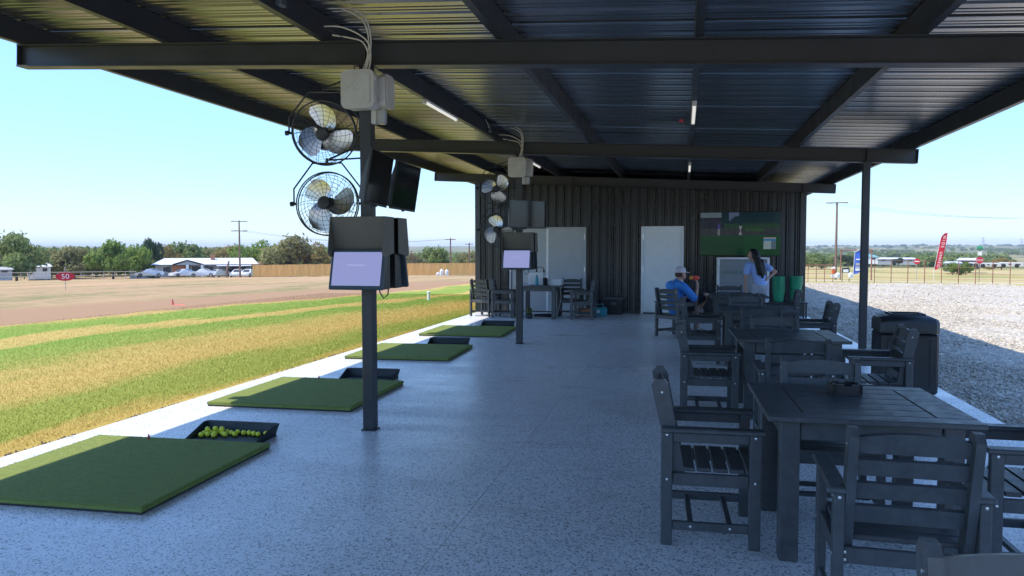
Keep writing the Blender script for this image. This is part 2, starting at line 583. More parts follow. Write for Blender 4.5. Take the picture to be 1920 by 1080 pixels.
    if not blades:
        bp = n.new("ShaderNodeBump")
        bp.inputs["Strength"].default_value = 0.7
        bp.inputs["Distance"].default_value = 0.05
        L.new(fine, bp.inputs["Height"])
        L.new(bp.outputs[0], b.inputs["Normal"])
    return M
MT['ground'] = ground_mat()
MT['blades'] = ground_mat(True)

def terrain():
    rad = [0.0] + [1.2 * 1.085 ** i for i in range(0, 108)]
    NA = 240
    V, F = [], []
    for r_ in rad:
        for j in range(NA):
            a = 2 * math.pi * j / NA
            x, y = r_ * math.sin(a), r_ * math.cos(a)
            z = G(x, y)
            if -5.3 < x < 3.2 and -9 < y < 48:
                z = min(z, -0.16)
            V.append((x, y, z))
    for i in range(len(rad) - 1):
        for j in range(NA):
            F.append((i * NA + j, i * NA + (j + 1) % NA, (i + 1) * NA + (j + 1) % NA, (i + 1) * NA + j))
    me = arr_mesh('ground', V, [f[::-1] for f in F], 'ground', True)
    tag(link('ground', me), None, kind='structure')
terrain()

# ------------------------------------------------------------------ near turf sheet + blades
def turf():
    xs = np.linspace(-26, -5.0, 85)
    ys = np.linspace(-10, 46, 120)
    V = [(x, y, G(x, y) + 0.012 if x < -5.01 else -0.03) for y in ys for x in xs]
    F = [(j * 85 + i, j * 85 + i + 1, (j + 1) * 85 + i + 1, (j + 1) * 85 + i) for j in range(119) for i in range(84)]
    tag(link('lawn', arr_mesh('lawn', V, F, 'ground', True)), None, kind='structure')
    g = np.random.default_rng(4)
    N = 480000
    # denser near the slab
    x = -5.02 - np.abs(g.exponential(4.2, N))
    y = g.uniform(2.2, 30, N)
    keep = (x > -15.2) & (x < -0.26 * y + 0.6)
    x, y = x[keep], y[keep]
    N = len(x)
    r_ = np.hypot(x, y)
    z = -0.045 - 0.0055 * np.maximum(0, r_ - 6) - 0.000135 * r_ * r_ * np.clip((r_ - 5) / 15, 0, 1) ** 2 * (3 - 2 * np.clip((r_ - 5) / 15, 0, 1)) + 0.008
    h = g.uniform(0.012, 0.034, N) * np.where(g.random(N) < .02, 1.8, 1)
    a = g.uniform(0, 2 * np.pi, N)
    wd = g.uniform(0.0009, 0.0019, N) * (1 + r_ / 14)
    lean = g.uniform(0.2, 1.2, N) * h
    la = g.uniform(0, 2 * np.pi, N)
    V = np.empty((N, 3, 3), np.float32)
    V[:, 0] = np.stack([x - wd * np.cos(a), y - wd * np.sin(a), z], -1)
    V[:, 1] = np.stack([x + wd * np.cos(a), y + wd * np.sin(a), z], -1)
    V[:, 2] = np.stack([x + lean * np.cos(la), y + lean * np.sin(la), z + h], -1)
    o = link('grass_blades', arr_mesh('grass_blades', V.reshape(-1, 3), np.arange(3 * N).reshape(N, 3), 'blades'))
    tag(o, 'short mown green and straw coloured grass beside the slab', 'grass', kind='stuff')
turf()

# ------------------------------------------------------------------ flake floor
def slab_mat():
    M = bpy.data.materials.new('epoxy_flake_floor')
    M.use_nodes = True
    n, L = M.node_tree.nodes, M.node_tree.links
    b = n["Principled BSDF"]
    tc = n.new("ShaderNodeTexCoord")
    P = tc.outputs["Object"]
    def flakes(scale):
        v = n.new("ShaderNodeTexVoronoi")
        v.inputs["Scale"].default_value = scale
        wv = n.new("ShaderNodeMapping")
        wv.inputs["Rotation"].default_value = (0, 0, .4)
        L.new(P, wv.inputs[0])
        L.new(wv.outputs[0], v.inputs["Vector"])
        s = n.new("ShaderNodeSeparateColor")
        L.new(v.outputs["Color"], s.inputs[0])
        return s.outputs[0], v.outputs["Distance"]
    f1, d1 = flakes(105)
    f2, d2 = flakes(175)
    c1 = ramp(n, L, f1, [(0.0, (0.86, 0.865, 0.87)), (0.42, (0.76, 0.77, 0.79)), (0.60, (0.89, 0.89, 0.89)), (0.70, (0.38, 0.41, 0.46)), (0.80, (0.04, 0.046, 0.056)), (0.92, (0.62, 0.64, 0.67))], 'CONSTANT')
    c2 = ramp(n, L, f2, [(0.0, (0.86, 0.86, 0.87)), (0.5, (0.90, 0.90, 0.90)), (0.78, (0.55, 0.57, 0.60)), (0.89, (0.05, 0.055, 0.065))], 'CONSTANT')
    col = mixc(n, L, 0.3, c1, c2)
    stain = noise(n, L, P, 0.55, 5, .6)
    mp = n.new("ShaderNodeMapping")
    mp.inputs["Scale"].default_value = (0.5, 2.2, 1)
    L.new(P, mp.inputs[0])
    st2 = noise(n, L, mp.outputs[0], 0.9, 6, .65)
    col = mixc(n, L, nmath(n, L, 'MULTIPLY', nmath(n, L, 'SUBTRACT', st2, 0.42, True), 0.5, True), col, (0.42, 0.43, 0.44))
    sc2 = noise(n, L, P, 2.6, 6, .7)
    col = mixc(n, L, nmath(n, L, 'MULTIPLY', nmath(n, L, 'SUBTRACT', sc2, 0.52, True), 1.6, True), col, (0.33, 0.33, 0.33))
    L.new(col, b.inputs["Base Color"])
    rr = n.new("ShaderNodeMapRange")
    rr.inputs[1].default_value = 0.35
    rr.inputs[2].default_value = 0.65
    rr.inputs[3].default_value = 0.20
    rr.inputs[4].default_value = 0.52
    L.new(nmath(n, L, 'MULTIPLY', nmath(n, L, 'ADD', stain, st2), 0.5), rr.inputs[0])
    L.new(rr.outputs[0], b.inputs["Roughness"])
    b.inputs["Specular IOR Level"].default_value = 0.42
    b.inputs["Coat Weight"].default_value = 0.08
    b.inputs["Coat Roughness"].default_value = 0.16
    bp = n.new("ShaderNodeBump")
    bp.inputs["Strength"].default_value = 0.22
    bp.inputs["Distance"].default_value = 0.004
    L.new(nmath(n, L, 'ADD', f1, noise(n, L, P, 60, 3)), bp.inputs["Height"])
    L.new(bp.outputs[0], b.inputs["Normal"])
    return M
MT['slab'] = slab_mat()
SLX0, SLX1 = -4.97, 2.80
mb = MB()
mb.box(((SLX0 - 1.2263) / 2, 5.6, -0.075), (-1.2263 - SLX0, 25.6, 0.15), 0.0015)
mb.box(((SLX1 - 1.2237) / 2, 5.6, -0.075), (SLX1 + 1.2237, 25.6, 0.15), 0.0015)
mb.box((-1.225, 5.6, -0.065), (0.02, 25.5, 0.12))
tag(mb.build('patio_floor', 'slab'), None, kind='structure')

# worn tone: broad scuffs
# ------------------------------------------------------------------ gravel lot
def gravel_mat(stones=False):
    M = bpy.data.materials.new('limestone_gravel' if not stones else 'gravel_stone')
    M.use_nodes = True
    n, L = M.node_tree.nodes, M.node_tree.links
    b = n["Principled BSDF"]
    b.inputs["Roughness"].default_value = 0.85
    tc = n.new("ShaderNodeTexCoord")
    P = tc.outputs["Object"]
    v = n.new("ShaderNodeTexVoronoi")
    v.inputs["Scale"].default_value = 17
    L.new(P, v.inputs["Vector"])
    s = n.new("ShaderNodeSeparateColor")
    L.new(v.outputs["Color"], s.inputs[0])
    col = ramp(n, L, s.outputs[0], [(0, (0.31, 0.275, 0.225)), (0.3, (0.46, 0.41, 0.335)), (0.6, (0.56, 0.50, 0.405)), (1.0, (0.68, 0.61, 0.50))])
    big = noise(n, L, P, 0.16, 6, .6)
    col = mixc(n, L, nmath(n, L, 'MULTIPLY', nmath(n, L, 'SUBTRACT', big, 0.45, True), 2.0, True), col, (0.52, 0.45, 0.36))
    L.new(col, b.inputs["Base Color"])
    if not stones:
        bp = n.new("ShaderNodeBump")
        bp.inputs["Strength"].default_value = 1.0
        bp.inputs["Distance"].default_value = 0.05
        bp.invert = True
        L.new(v.outputs["Distance"], bp.inputs["Height"])
        L.new(bp.outputs[0], b.inputs["Normal"])
    return M
MT['gravel'] = gravel_mat()
MT['stone'] = gravel_mat(True)
def gravel():
    g = np.random.default_rng(8)
    NX, NY = 90, 110
    xs = 2.79 + (np.linspace(0, 1, NX) ** 1.7) * 42
    V = []
    for j in range(NY):
        for i in range(NX):
            x = xs[i]
            yend = 38.6 + 0.5 * math.sin(x * .7) + .3 * math.sin(x * 2.1) - 0.12 * x - 0.004 * x * x
            y = -9 + (j / (NY - 1)) * (yend + 9)
            d = x - 2.79
            z = -0.035 + 0.02 * math.sin(x * 1.3 + .4 * y) * math.sin(y * .9) * min(1, d)
            V.append((x, y, z))
    F = [(j * NX + i, j * NX + i + 1, (j + 1) * NX + i + 1, (j + 1) * NX + i) for j in range(NY - 1) for i in range(NX - 1)]
    tag(link('gravel_lot', arr_mesh('gravel_lot', V, F, 'gravel', True)), None, kind='structure')
    # individual stones
    parts = []
    def scatter(n_, x0, x1, y0, y1, s0, s1):
        x = g.uniform(x0, x1, n_)
        y = g.uniform(y0, y1, n_)
        parts.append((x, y, g.uniform(s0, s1, n_) * g.choice([.7, 1, 1.25], n_)))
    scatter(24000, 2.81, 6.0, 4.5, 13, 0.009, 0.020)
    scatter(17000, 2.81, 9.0, 12, 24, 0.012, 0.026)
    scatter(12000, 2.9, 14, 20, 38, 0.016, 0.034)
    x = np.concatenate([p[0] for p in parts])
    y = np.concatenate([p[1] for p in parts])
    s = np.concatenate([p[2] for p in parts])
    N = len(x)
    base = np.array([(1, 0, 0), (0, 1, 0), (-1, 0, 0), (0, -1, 0), (.55, .55, .75), (-.55, .55, .75), (-.55, -.55, .75), (.55, -.55, .75)], float)
    fs = np.array([(0, 1, 4), (1, 2, 5), (2, 3, 6), (3, 0, 7), (4, 1, 5), (5, 2, 6), (6, 3, 7), (7, 0, 4), (4, 5, 6), (4, 6, 7)])
    jit = g.uniform(.6, 1.3, (N, 8, 3))
    a = g.uniform(0, 6.28, N)
    B = base[None] * jit * s[:, None, None] * np.array([1.15, .8, .62])
    V = np.empty_like(B)
    V[:, :, 0] = B[:, :, 0] * np.cos(a)[:, None] - B[:, :, 1] * np.sin(a)[:, None] + x[:, None]
    V[:, :, 1] = B[:, :, 0] * np.sin(a)[:, None] + B[:, :, 1] * np.cos(a)[:, None] + y[:, None]
    tilt = g.uniform(-.5, .5, (N, 1))
    V[:, :, 2] = B[:, :, 2] + tilt * B[:, :, 0] - 0.035 + g.uniform(0, .012, (N, 1))
    F = (fs[None] + (np.arange(N) * 8)[:, None, None]).reshape(-1, 3)
    o = link('gravel_stones', arr_mesh('gravel_stones', V.reshape(-1, 3), F, 'stone'))
    tag(o, 'loose pale crushed limestone gravel beside the patio', 'gravel', kind='stuff')
gravel()
def edge_litter():
    g = np.random.default_rng(31)
    # crumbs of soil along the slab edge
    N = 2600
    y = g.uniform(2.5, 18.3, N)
    x = -4.985 - np.abs(g.normal(0, .03, N)) * (0.4 + 1.2 * (np.sin(y * 2.3) * np.sin(y * .9 + 1) > 0))
    s = g.uniform(.006, .018, N)
    base = np.array([(1, 0, 0), (0, 1, 0), (-1, 0, 0), (0, -1, 0), (0, 0, .8)], float)
    fs = np.array([(0, 1, 4), (1, 2, 4), (2, 3, 4), (3, 0, 4)])
    V = base[None] * g.uniform(.6, 1.3, (N, 5, 3)) * s[:, None, None] + np.stack([x, y, np.full(N, -.028)], -1)[:, None]
    F = (fs[None] + (np.arange(N) * 5)[:, None, None]).reshape(-1, 3)
    MT['soil'] = pmat('dark_soil', (.10, .07, .05), .95, var=.3, vs=30)
    tag(link('soil_crumbs', arr_mesh('soil_crumbs', V.reshape(-1, 3), F, 'soil')), 'dark soil crumbs along the left edge of the slab', 'soil', kind='stuff')
    N = 900
    y = g.uniform(2.6, 18, N)
    x = -4.96 + np.abs(g.exponential(.22, N))
    a = g.uniform(0, 6.28, N)
    l = g.uniform(.008, .028, N)
    V = np.empty((N, 3, 3))
    V[:, 0] = np.stack([x, y, np.full(N, .001)], -1)
    V[:, 1] = np.stack([x + l * np.cos(a), y + l * np.sin(a), np.full(N, .002)], -1)
    V[:, 2] = np.stack([x + .5 * l * np.cos(a) - .0015 * np.sin(a), y + .5 * l * np.sin(a) + .0015 * np.cos(a), np.full(N, .004)], -1)
    tag(link('grass_clippings', arr_mesh('grass_clippings', V.reshape(-1, 3), np.arange(3 * N).reshape(N, 3), pmat('dry_clipping', (.40, .32, .12), .9, var=.3, vs=20))), 'dry grass clippings blown onto the slab edge', 'clippings', kind='stuff')
edge_litter()

# ------------------------------------------------------------------ shelter frame
def zb(x):
    return 2.955 - 0.0505 * x
SL = math.atan(0.0505)
shelter = thing('open_shelter', 'black steel open sided shelter roof on slim posts over the patio', 'shelter', (0, 0, 0))
XL, XR = -6.10, 3.30
BY = [-0.05, 6.05, 12.15, 18.25]
def ibeam():
    L_ = (XR - XL) / math.cos(SL)
    mb = MB()
    mb.box((0, 0, 0.006), (L_, 0.135, 0.012), 0.002)
    mb.box((0, 0, 0.199), (L_, 0.135, 0.012), 0.002)
    mb.box((0, 0, 0.1025), (L_, 0.009, 0.181))
    for ex in (-L_ / 2 + .004, L_ / 2 - .004):
        mb.box((ex, 0, 0.1025), (0.008, 0.12, 0.180))
    for px in (-2.62, 2.62):
        for sy in (-1, 1):
            mb.box((px - (XL + XR) / 2, sy * 0.032, 0.1025), (0.008, 0.052, 0.180))
    return mb.mesh('beam', 'steel')
bme = ibeam()
for y in BY:
    link('beam', bme, shelter, ((XL + XR) / 2, y, zb((XL + XR) / 2)), (0, SL, 0))
PX = [-6.045, -4.51, -2.985, -1.455, 0.10, 1.655, 3.245]
Y0, Y1 = -1.0, 42.0
def purlin(edge):
    mb = MB()
    s = 1
    prof = [(-.03, 0), (.03, 0), (.03, .018), (.026, .018), (.026, .004), (-.026, .004), (-.026, .196), (.026, .196), (.026, .182), (.03, .182), (.03, .2), (-.03, .2)]
    if edge > 0:
        prof = [(-a, b) for a, b in prof]
    mb.prism(prof, 'y', Y0, Y1)
    return mb.mesh('purlin', 'steel')
pl, pr_ = purlin(1), purlin(-1)
for x in PX:
    link('purlin', pl if x < 0 else pr_, shelter, (x, 0, zb(x) + 0.2085))
# cross joints of purlins: small cleats over each beam
mb = MB()
for x in PX:
    for y in BY:
        mb.box((x + (.034 if x < 0 else -.034) * -1, y, zb(x) + .30), (0.006, 0.10, 0.15))
tag(mb.build('purlin_cleats', 'steel', shelter), None, kind='stuff')
# roof sheets, ribs run across the shelter
def roof_sheet():
    P = []
    x = 0.0
    W_ = 0.915
    prof = []
    for k in range(3):
        o = k * 0.305
        prof += [(o, 0), (o + .075, 0), (o + .083, .006), (o + .100, .006), (o + .108, 0), (o + .150, 0), (o + .158, .006), (o + .175, .006), (o + .183, 0), (o + .216, 0), (o + .236, .034), (o + .270, .034), (o + .290, 0)]
    prof.append((W_, 0))
    mb = MB()
    L_ = (XR - XL + 0.16) / math.cos(SL)
    n_ = len(prof)
    vs = [(-L_ / 2, a, b) for a, b in prof] + [(L_ / 2, a, b) for a, b in prof]
    vs += [(-L_ / 2, a, b + .0012) for a, b in prof] + [(L_ / 2, a, b + .0012) for a, b in prof]
    fs = [(i, n_ + i, n_ + i + 1, i + 1)[::-1] for i in range(n_ - 1)] + [(2 * n_ + i, 3 * n_ + i, 3 * n_ + i + 1, 2 * n_ + i + 1) for i in range(n_ - 1)]
    mb.add(vs, [f[::-1] for f in fs])
    return mb.mesh('roof_sheet', 'roof')
rme = roof_sheet()
y = Y0
k = 0
while y < Y1:
    link('roof_sheet', rme, shelter, ((XL + XR) / 2, y, zb((XL + XR) / 2) + 0.4115 + (0.0015 if k % 2 else 0)), (0, SL, 0))
    y += 0.915
    k += 1
# posts with base plates
def post_mesh(h):
    mb = MB()
    mb.box((0, 0, h / 2 + .006), (0.1, 0.1, h - .012), 0.006)
    return mb.mesh('post', 'steel')
for px in (-2.62, 2.62):
    h = zb(px)
    me = post_mesh(h)
    bp = MB()
    bp.box((0, 0, .006), (0.125, 0.125, .012), .002)
    bpm = bp.mesh('base_plate', 'steel')
    bp = MB()
    bp.box((0, 0, h - .005), (0.16, 0.128, .008), .002)
    cpm = bp.mesh('cap_plate', 'steel')
    for y in BY[:3]:
        if px > 0 and y < 0:
            pass
        p = link('post', me, shelter, (px, y, 0))
        link('base_plate', bpm, p)
        link('cap_plate', cpm, p)
# ------------------------------------------------------------------ metal building
BF = 18.42           # face of the front wall
BX0, BX1 = -5.10, 2.72
bld = thing('metal_building', 'black ribbed metal building closing the far end of the patio', 'building', (0, 0, 0))
mb = MB()
# solid core behind the sheets
mb.prism([(BX0 + .03, 0.0), (BX1 - .03, 0.0), (BX1 - .03, zb(BX1) + .19), (BX0 + .03, zb(BX0) + .19)], 'y', BF + .045, 41.5)
mb.build('wall_core', 'wall', bld)
def wall_prof(x0, x1, per=0.2):
    prof = []
    x = x0
    while x < x1 - 1e-6:
        for dx, d in ((0, 0), (.060, 0), (.086, -.036), (.112, -.036), (.138, 0), (.158, 0), (.166, -.008), (.176, -.008), (.184, 0)):
            if x + dx < x1:
                prof.append((x + dx, d))
        x += per
    prof.append((x1, 0))
    return prof
def wall_sheet(x0, x1, z0, z1a, z1b, name='wall_sheet'):
    prof = wall_prof(x0, x1)
    n_ = len(prof)
    mb = MB()
    top = lambda x: z1a + (z1b - z1a) * (x - x0) / (x1 - x0)
    vs = [(a, BF + .04 + d, z0) for a, d in prof] + [(a, BF + .04 + d, top(a)) for a, d in prof]
    mb.add(vs, [(i, i + 1, n_ + i + 1, n_ + i) for i in range(n_ - 1)])
    return mb.build(name, 'wall', bld)
DW0, DW1, DWH = -0.985, 0.0, 2.09      # white door
DD0, DD1, DDH = -4.22, -2.31, 2.085     # double door
x = BX0 + 0.12
edges = []
while x < BX1 - .13:
    edges.append(x)
    x += 0.8
edges.append(BX1 - .12)
for a, b in zip(edges[:-1], edges[1:]):
    cuts = [a, b]
    for d0, d1 in ((DW0, DW1), (DD0, DD1)):
        for e in (d0, d1):
            if a < e < b:
                cuts.append(e)
    cuts.sort()
    for p, q in zip(cuts[:-1], cuts[1:]):
        if q - p < .004:
            continue
        mid = (p + q) / 2
        z0 = 0.0
        if DW0 < mid < DW1:
            z0 = DWH
        if DD0 < mid < DD1:
            z0 = DDH
        wall_sheet(p, q, z0, zb(p) + .19, zb(q) + .19)
# corner trims, rake trim, base trim
for x, w_ in ((BX0 + .06, .13), (BX1 - .06, .13)):
    mb = MB()
    mb.box((x, BF + .01, (zb(x) + .1) / 2), (w_, .075, zb(x) + .1), .006)
    mb.build('corner_trim', 'wall', bld)
mb = MB()
mb.prism([(BX0, zb(BX0) + .03), (BX1, zb(BX1) + .03), (BX1, zb(BX1) + .203), (BX0, zb(BX0) + .203)], 'y', BF - .012, BF - .03)
mb.build('rake_trim', 'steel', bld)
mb = MB()
mb.box(((DD1 + DW0) / 2, BF - .004, .03), (DW0 - DD1 - .02, .012, .06))
mb.box(((DW1 + BX1) / 2, BF - .004, .03), (BX1 - DW1 - .16, .012, .06))
tag(mb.build('base_trim', 'steel', bld), None)
# side walls
for sx, xx in ((-1, BX0), (1, BX1)):
    mb = MB()
    n_ = 0
    prof = []
    y = BF + .06
    while y < 41.4:
        prof += [(y, 0), (y + .085, 0), (y + .098, .034), (y + .132, .034), (y + .145, 0)]
        y += .2
    n_ = len(prof)
    vs = [(xx + sx * (d - .035), yy, 0) for yy, d in prof] + [(xx + sx * (d - .035), yy, zb(xx) + .19) for yy, d in prof]
    mb.add(vs, [((i, i + 1, n_ + i + 1, n_ + i) if sx > 0 else (i, n_ + i, n_ + i + 1, i + 1)) for i in range(n_ - 1)])
    mb.build('side_wall', 'wall', bld)
# white door
d = MB()
d.box(((DW0 + DW1) / 2, BF + .02, DWH / 2 + .005), (DW1 - DW0 - .09, .045, DWH - .06), .004)
dw = d.build('door', 'whitedoor', bld)
dw['label'] = 'plain white steel door'
d = MB()
for xx in (DW0 + .02, DW1 - .02):
    d.box((xx, BF - .002, DWH / 2), (.045, .075, DWH), .004)
d.box(((DW0 + DW1) / 2, BF - .002, DWH - .02), (DW1 - DW0 - .086, .073, .045), .004)
d.build('door_frame', 'whitedoor', bld)
d = MB()
d.box(((DW0 + DW1) / 2, BF - .015, .012), (DW1 - DW0 - .1, .09, .024), .003)
d.build('threshold', 'steel', bld)
def knob(parent, x, z):
    k_ = MB()
    k_.lathe([(.034, 0), (.034, .008), (.014, .012), (.014, .045), (.028, .055), (.03, .07), (.02, .082), (.004, .085)], 14, Matrix.Translation((x, BF - .004, z)) @ Matrix.Rotation(R(90), 4, 'X'))
    k_.build('door_knob', 'bolt', parent, True)
knob(dw, DW1 - .13, .98)
def hinges(parent, x, zs):
    for z in zs:
        h_ = MB()
        h_.tube([(x, BF - .035, z - .06), (x, BF - .035, z + .06)], .011, 8)
        h_.build('hinge', 'bolt', parent, True)
hinges(dw, DW0 + .05, (.25, 1.05, 1.85))
# grey double door
mid = (DD0 + DD1) / 2
for a, b, side in ((DD0 + .05, mid - .004, -1), (mid + .004, DD1 - .05, 1)):
    d = MB()
    d.box(((a + b) / 2, BF + .02, DDH / 2 - .01), (b - a, .045, DDH - .06), .004)
    leaf = d.build('door', 'greydoor', bld)
    leaf['label'] = 'grey steel leaf of the double door'
    hinges(leaf, (a - .012 if side < 0 else b + .012), (.25, 1.05, 1.85))
    if side < 0:
        knob(leaf, b - .10, .97)
d = MB()
d.box((mid, BF - .006, DDH / 2 - .01), (.055, .012, DDH - .07), .003)
d.build('astragal', 'whitedoor', bld)
d = MB()
for xx in (DD0 + .022, DD1 - .022):
    d.box((xx, BF - .002, DDH / 2), (.045, .075, DDH), .004)
d.box((mid, BF - .002, DDH - .02), (DD1 - DD0 - .09, .073, .045), .004)
d.build('door_frame', 'greydoor', bld)

# ------------------------------------------------------------------ picture screens
def picture_mesh(name, w_, h_, nx, ny, fn, strength, rough=.12):
    V, F = [], []
    for j in range(ny + 1):
        for i in range(nx + 1):
            V.append((-w_ / 2 + w_ * i / nx, 0, -h_ / 2 + h_ * j / ny))
    for j in range(ny):
        for i in range(nx):
            a = j * (nx + 1) + i
            F.append((a, a + 1, a + nx + 2, a + nx + 1))
    me = bpy.data.meshes.new(name)
    me.from_pydata(V, [], F)
    at = me.color_attributes.new('picture', 'FLOAT_COLOR', 'CORNER')
    k_ = 0
    for j in range(ny):
        for i in range(nx):
            c = fn((i + .5) / nx, (j + .5) / ny)
            for _ in range(4):
                at.data[k_].color = (c[0], c[1], c[2], 1)
                k_ += 1
    M = bpy.data.materials.new(name + '_screen')
    M.use_nodes = True
    n, L = M.node_tree.nodes, M.node_tree.links
    b = n["Principled BSDF"]
    b.inputs["Base Color"].default_value = (0.005, 0.006, 0.008, 1)
    b.inputs["Roughness"].default_value = rough
    b.inputs["Specular IOR Level"].default_value = 0.2
    an = n.new("ShaderNodeAttribute")
    an.attribute_name = 'picture'
    L.new(an.outputs[0], b.inputs["Emission Color"])
    b.inputs["Emission Strength"].default_value = strength
    me.materials.append(M)
    return me
def golf_picture(u, v):
    r0 = random.Random(int(u * 500) * 977 + int(v * 500))
    n_ = r0.random()
    if v < 0.46:                                   # putting green
        c = [.004, .045 + .02 * v, .02]
        if u > .55:
            c[1] += .015
    elif v < .62:                                  # crowd and hoardings
        c = [.022 + .035 * n_, .027 + .035 * n_, .035 + .04 * n_] if n_ > .5 else [.014, .018, .024]
        if .56 < u < .80 and v > .56:
            c = [.03, .09, .03]
    elif v < .74:
        c = [.02, .07, .025] if u > .3 and n_ > .3 else [.006, .012, .03]
        if u < .27:
            c = [.05 * n_, .05 * n_, .09 * n_]
    else:
        c = [.004, .018 + .012 * n_, .035]
        if .36 < u < .49 and v > .84 + .05 * math.sin(u * 31) + .04 * n_:
            c = [.10, .14, .25]
    if u < .27 and v > .88 + (.08 if u > .22 else 0) * (u - .2):
        c = [.13, .18, .22]
    elif u < .27 and v > .62:
        c = [.01 + .03 * n_, .012 + .03 * n_, .03 + .04 * n_] if n_ > .6 else [.004, .006, .014]
    if abs(u - .505) < .012 + .008 * math.sin(v * 30) and .48 < v < .68:     # player
        c = [.28, .30, .36]
    if abs(u - .235) < .013 and .46 < v < .74:
        c = [.05, .05, .26] if v > .62 else [.2, .2, .22]
    if .79 < u < .95 and .14 < v < .42:            # score box
        c = [.30, .42, .46] if u < .89 else [.10, .17, .24]
        if .33 < v < .385:
            c = [.03, .22, .45]
        elif v > .385:
            c = [.34, .30, .36]
    if .04 < u < .10 and .055 < v < .075 and n_ > .3:
        c = [.12, .14, .15]
    return c
tv = thing('wall_television', 'large wall television showing a golf broadcast above the ball machine', 'television', (1.27, BF, 1.90))
mb = MB()
mb.box((0, -.075, 0), (1.81, .05, 1.02), .008)
mb.build('casing', 'black', tv)
link('screen', picture_mesh('golf_picture', 1.78, 0.99, 150, 84, golf_picture, 0.2), tv, (0, -.1025, 0))
mb = MB()
mb.box((0, -.025, 0), (.5, .05, .4))
mb.build('wall_bracket', 'black', tv)

# ball machine
bm = thing('ball_dispenser', 'grey golf ball dispenser in white frame against the black wall', 'ball machine', (1.31, 18.05, 0))
mb = MB()
mb.box((0, 0, .68), (1.02, .55, 1.26), .012)
mb.build('cabinet', 'ballmachine', bm)
mb = MB()
for sx in (-1, 1):
    mb.box((sx * .535, -.01, .68), (.05, .62, 1.36), .008)
mb.box((0, -.01, 1.338), (1.02, .62, .045), .008)
mb.build('frame', 'white', bm)
mb = MB()
mb.box((0, -.278, .42), (.5, .012, .3), .004)
mb.build('ball_hatch', 'black', bm)
mb = MB()
mb.box((.36, -.279, 1.10), (.20, .014, .16), .004)
mb.build('control_panel', 'blackgloss', bm)
MT['letter_green'] = pmat('green_letter', (0.05, 0.22, 0.16), .5)
link('lettering', text_mesh('RANGE SERVANT', .095, 'letter_green', .001), bm, (-.06, -.2775, 1.02), (R(90), 0, 0))

# buckets
def bucket_mesh():
    mb = MB()
    prof = [(.098, 0), (.128, .225), (.140, .225), (.140, .238), (.131, .242), (.122, .236), (.093, .006)]
    n_ = 20
    vs, fs = [], []
    for r_, z in prof:
        for j in range(n_):
            a = 2 * math.pi * j / n_
            vs.append((r_ * math.cos(a), r_ * math.sin(a), z))
    for i in range(len(prof) - 1):
        for j in range(n_):
            fs.append((i * n_ + j, i * n_ + (j + 1) % n_, (i + 1) * n_ + (j + 1) % n_, (i + 1) * n_ + j))
    fs.append(tuple(range(n_))[::-1])
    fs.append(tuple(range(6 * n_, 7 * n_)))
    mb.add(vs, fs)
    return mb.mesh('range_bucket', 'greenbucket', True)
bkm = bucket_mesh()
stand = thing('bucket_stand', 'low black stand holding the two stacks of green buckets', 'stand', (2.27, 17.75, 0))
mb = MB()
mb.box((0, 0, .365), (.78, .42, .03), .004)
mb.build('shelf', 'black', stand)
for sx in (-1, 1):
    for sy in (-1, 1):
        mb = MB()
        mb.box((sx * .36, sy * .18, .175), (.035, .035, .35), .003)
        mb.build('leg', 'black', stand)
for sx, nn, nm in ((2.075, 12, 'left'), (2.44, 9, 'right')):
    for k_ in range(nn):
        z = .381 + k_ * .0285
        if nm == 'right':
            z = .381 + (0 if k_ == 0 else .13 + k_ * .0245)
        top = k_ == nn - 1
        lab = ('topmost green range bucket of the %s stack beside the wall' if top else 'green range bucket nested inside the %s stack by the wall') % (nm + 'hand')
        if nm == 'right' and k_ == 0:
            lab = 'green range bucket at the bottom of the righthand stack, its tall side bare'
        o = link('range_bucket', bkm, None, (sx + rnd.uniform(-.004, .004), 17.75 + rnd.uniform(-.004, .004), z), (rnd.uniform(-.012, .012), rnd.uniform(-.012, .012), rnd.uniform(0, 6)))
        tag(o, lab, 'bucket', 'green range buckets in two stacks')

# ------------------------------------------------------------------ lights, junction boxes and cable on the roof frame
def tube_light(x, y, label):
    z = zb(x) + .2085
    t = thing('tube_light', label, 'light', (x + (.0 if x < 0 else 0), y, z), 0, 'tube lights under the purlins')
    mb = MB()
    mb.box((0, 0, -.012), (.05, 1.30, .024), .004)
    mb.build('housing', 'white', t)
    mb = MB()
    mb.tube([(0, -.62, -.035), (0, .62, -.035)], .016, 10)
    mb.build('lamp_tube', 'tube', t, True)
    for s in (-1, 1):
        mb = MB()
        mb.box((0, s * .635, -.033), (.046, .03, .04), .004)
        mb.build('end_cap', 'white', t)
tube_light(-2.985, 9.2, 'tube light under the purlin just beyond the nearest grey wall box')
tube_light(-2.985, 15.25, 'tube light under the purlin behind the far grey wall box')
tube_light(0.10, 9.2, 'tube light under the middle purlin with a red pennant beside it')
tube_light(0.10, 15.25, 'far tube light under the middle purlin close to the black building')
for y_, lb in ((9.4, 'small red pennant hanging beside the middle tube light'), (15.5, 'small dark pennant hanging by the far middle tube light')):
    t = thing('pennant', lb, 'pennant', (.0, y_, zb(0) + .2))
    mb = MB()
    mb.tube([(.06, 0, .01), (-.03, 0, -.05)], .004, 6)
    mb.build('wire', 'black', t)
    mb = MB()
    mb.prism([(-.02, -.045), (-.075, -.068), (-.022, -.092)], 'y', -.008, .008)
    mb.build('flag', 'red' if y_ < 10 else 'black', t)
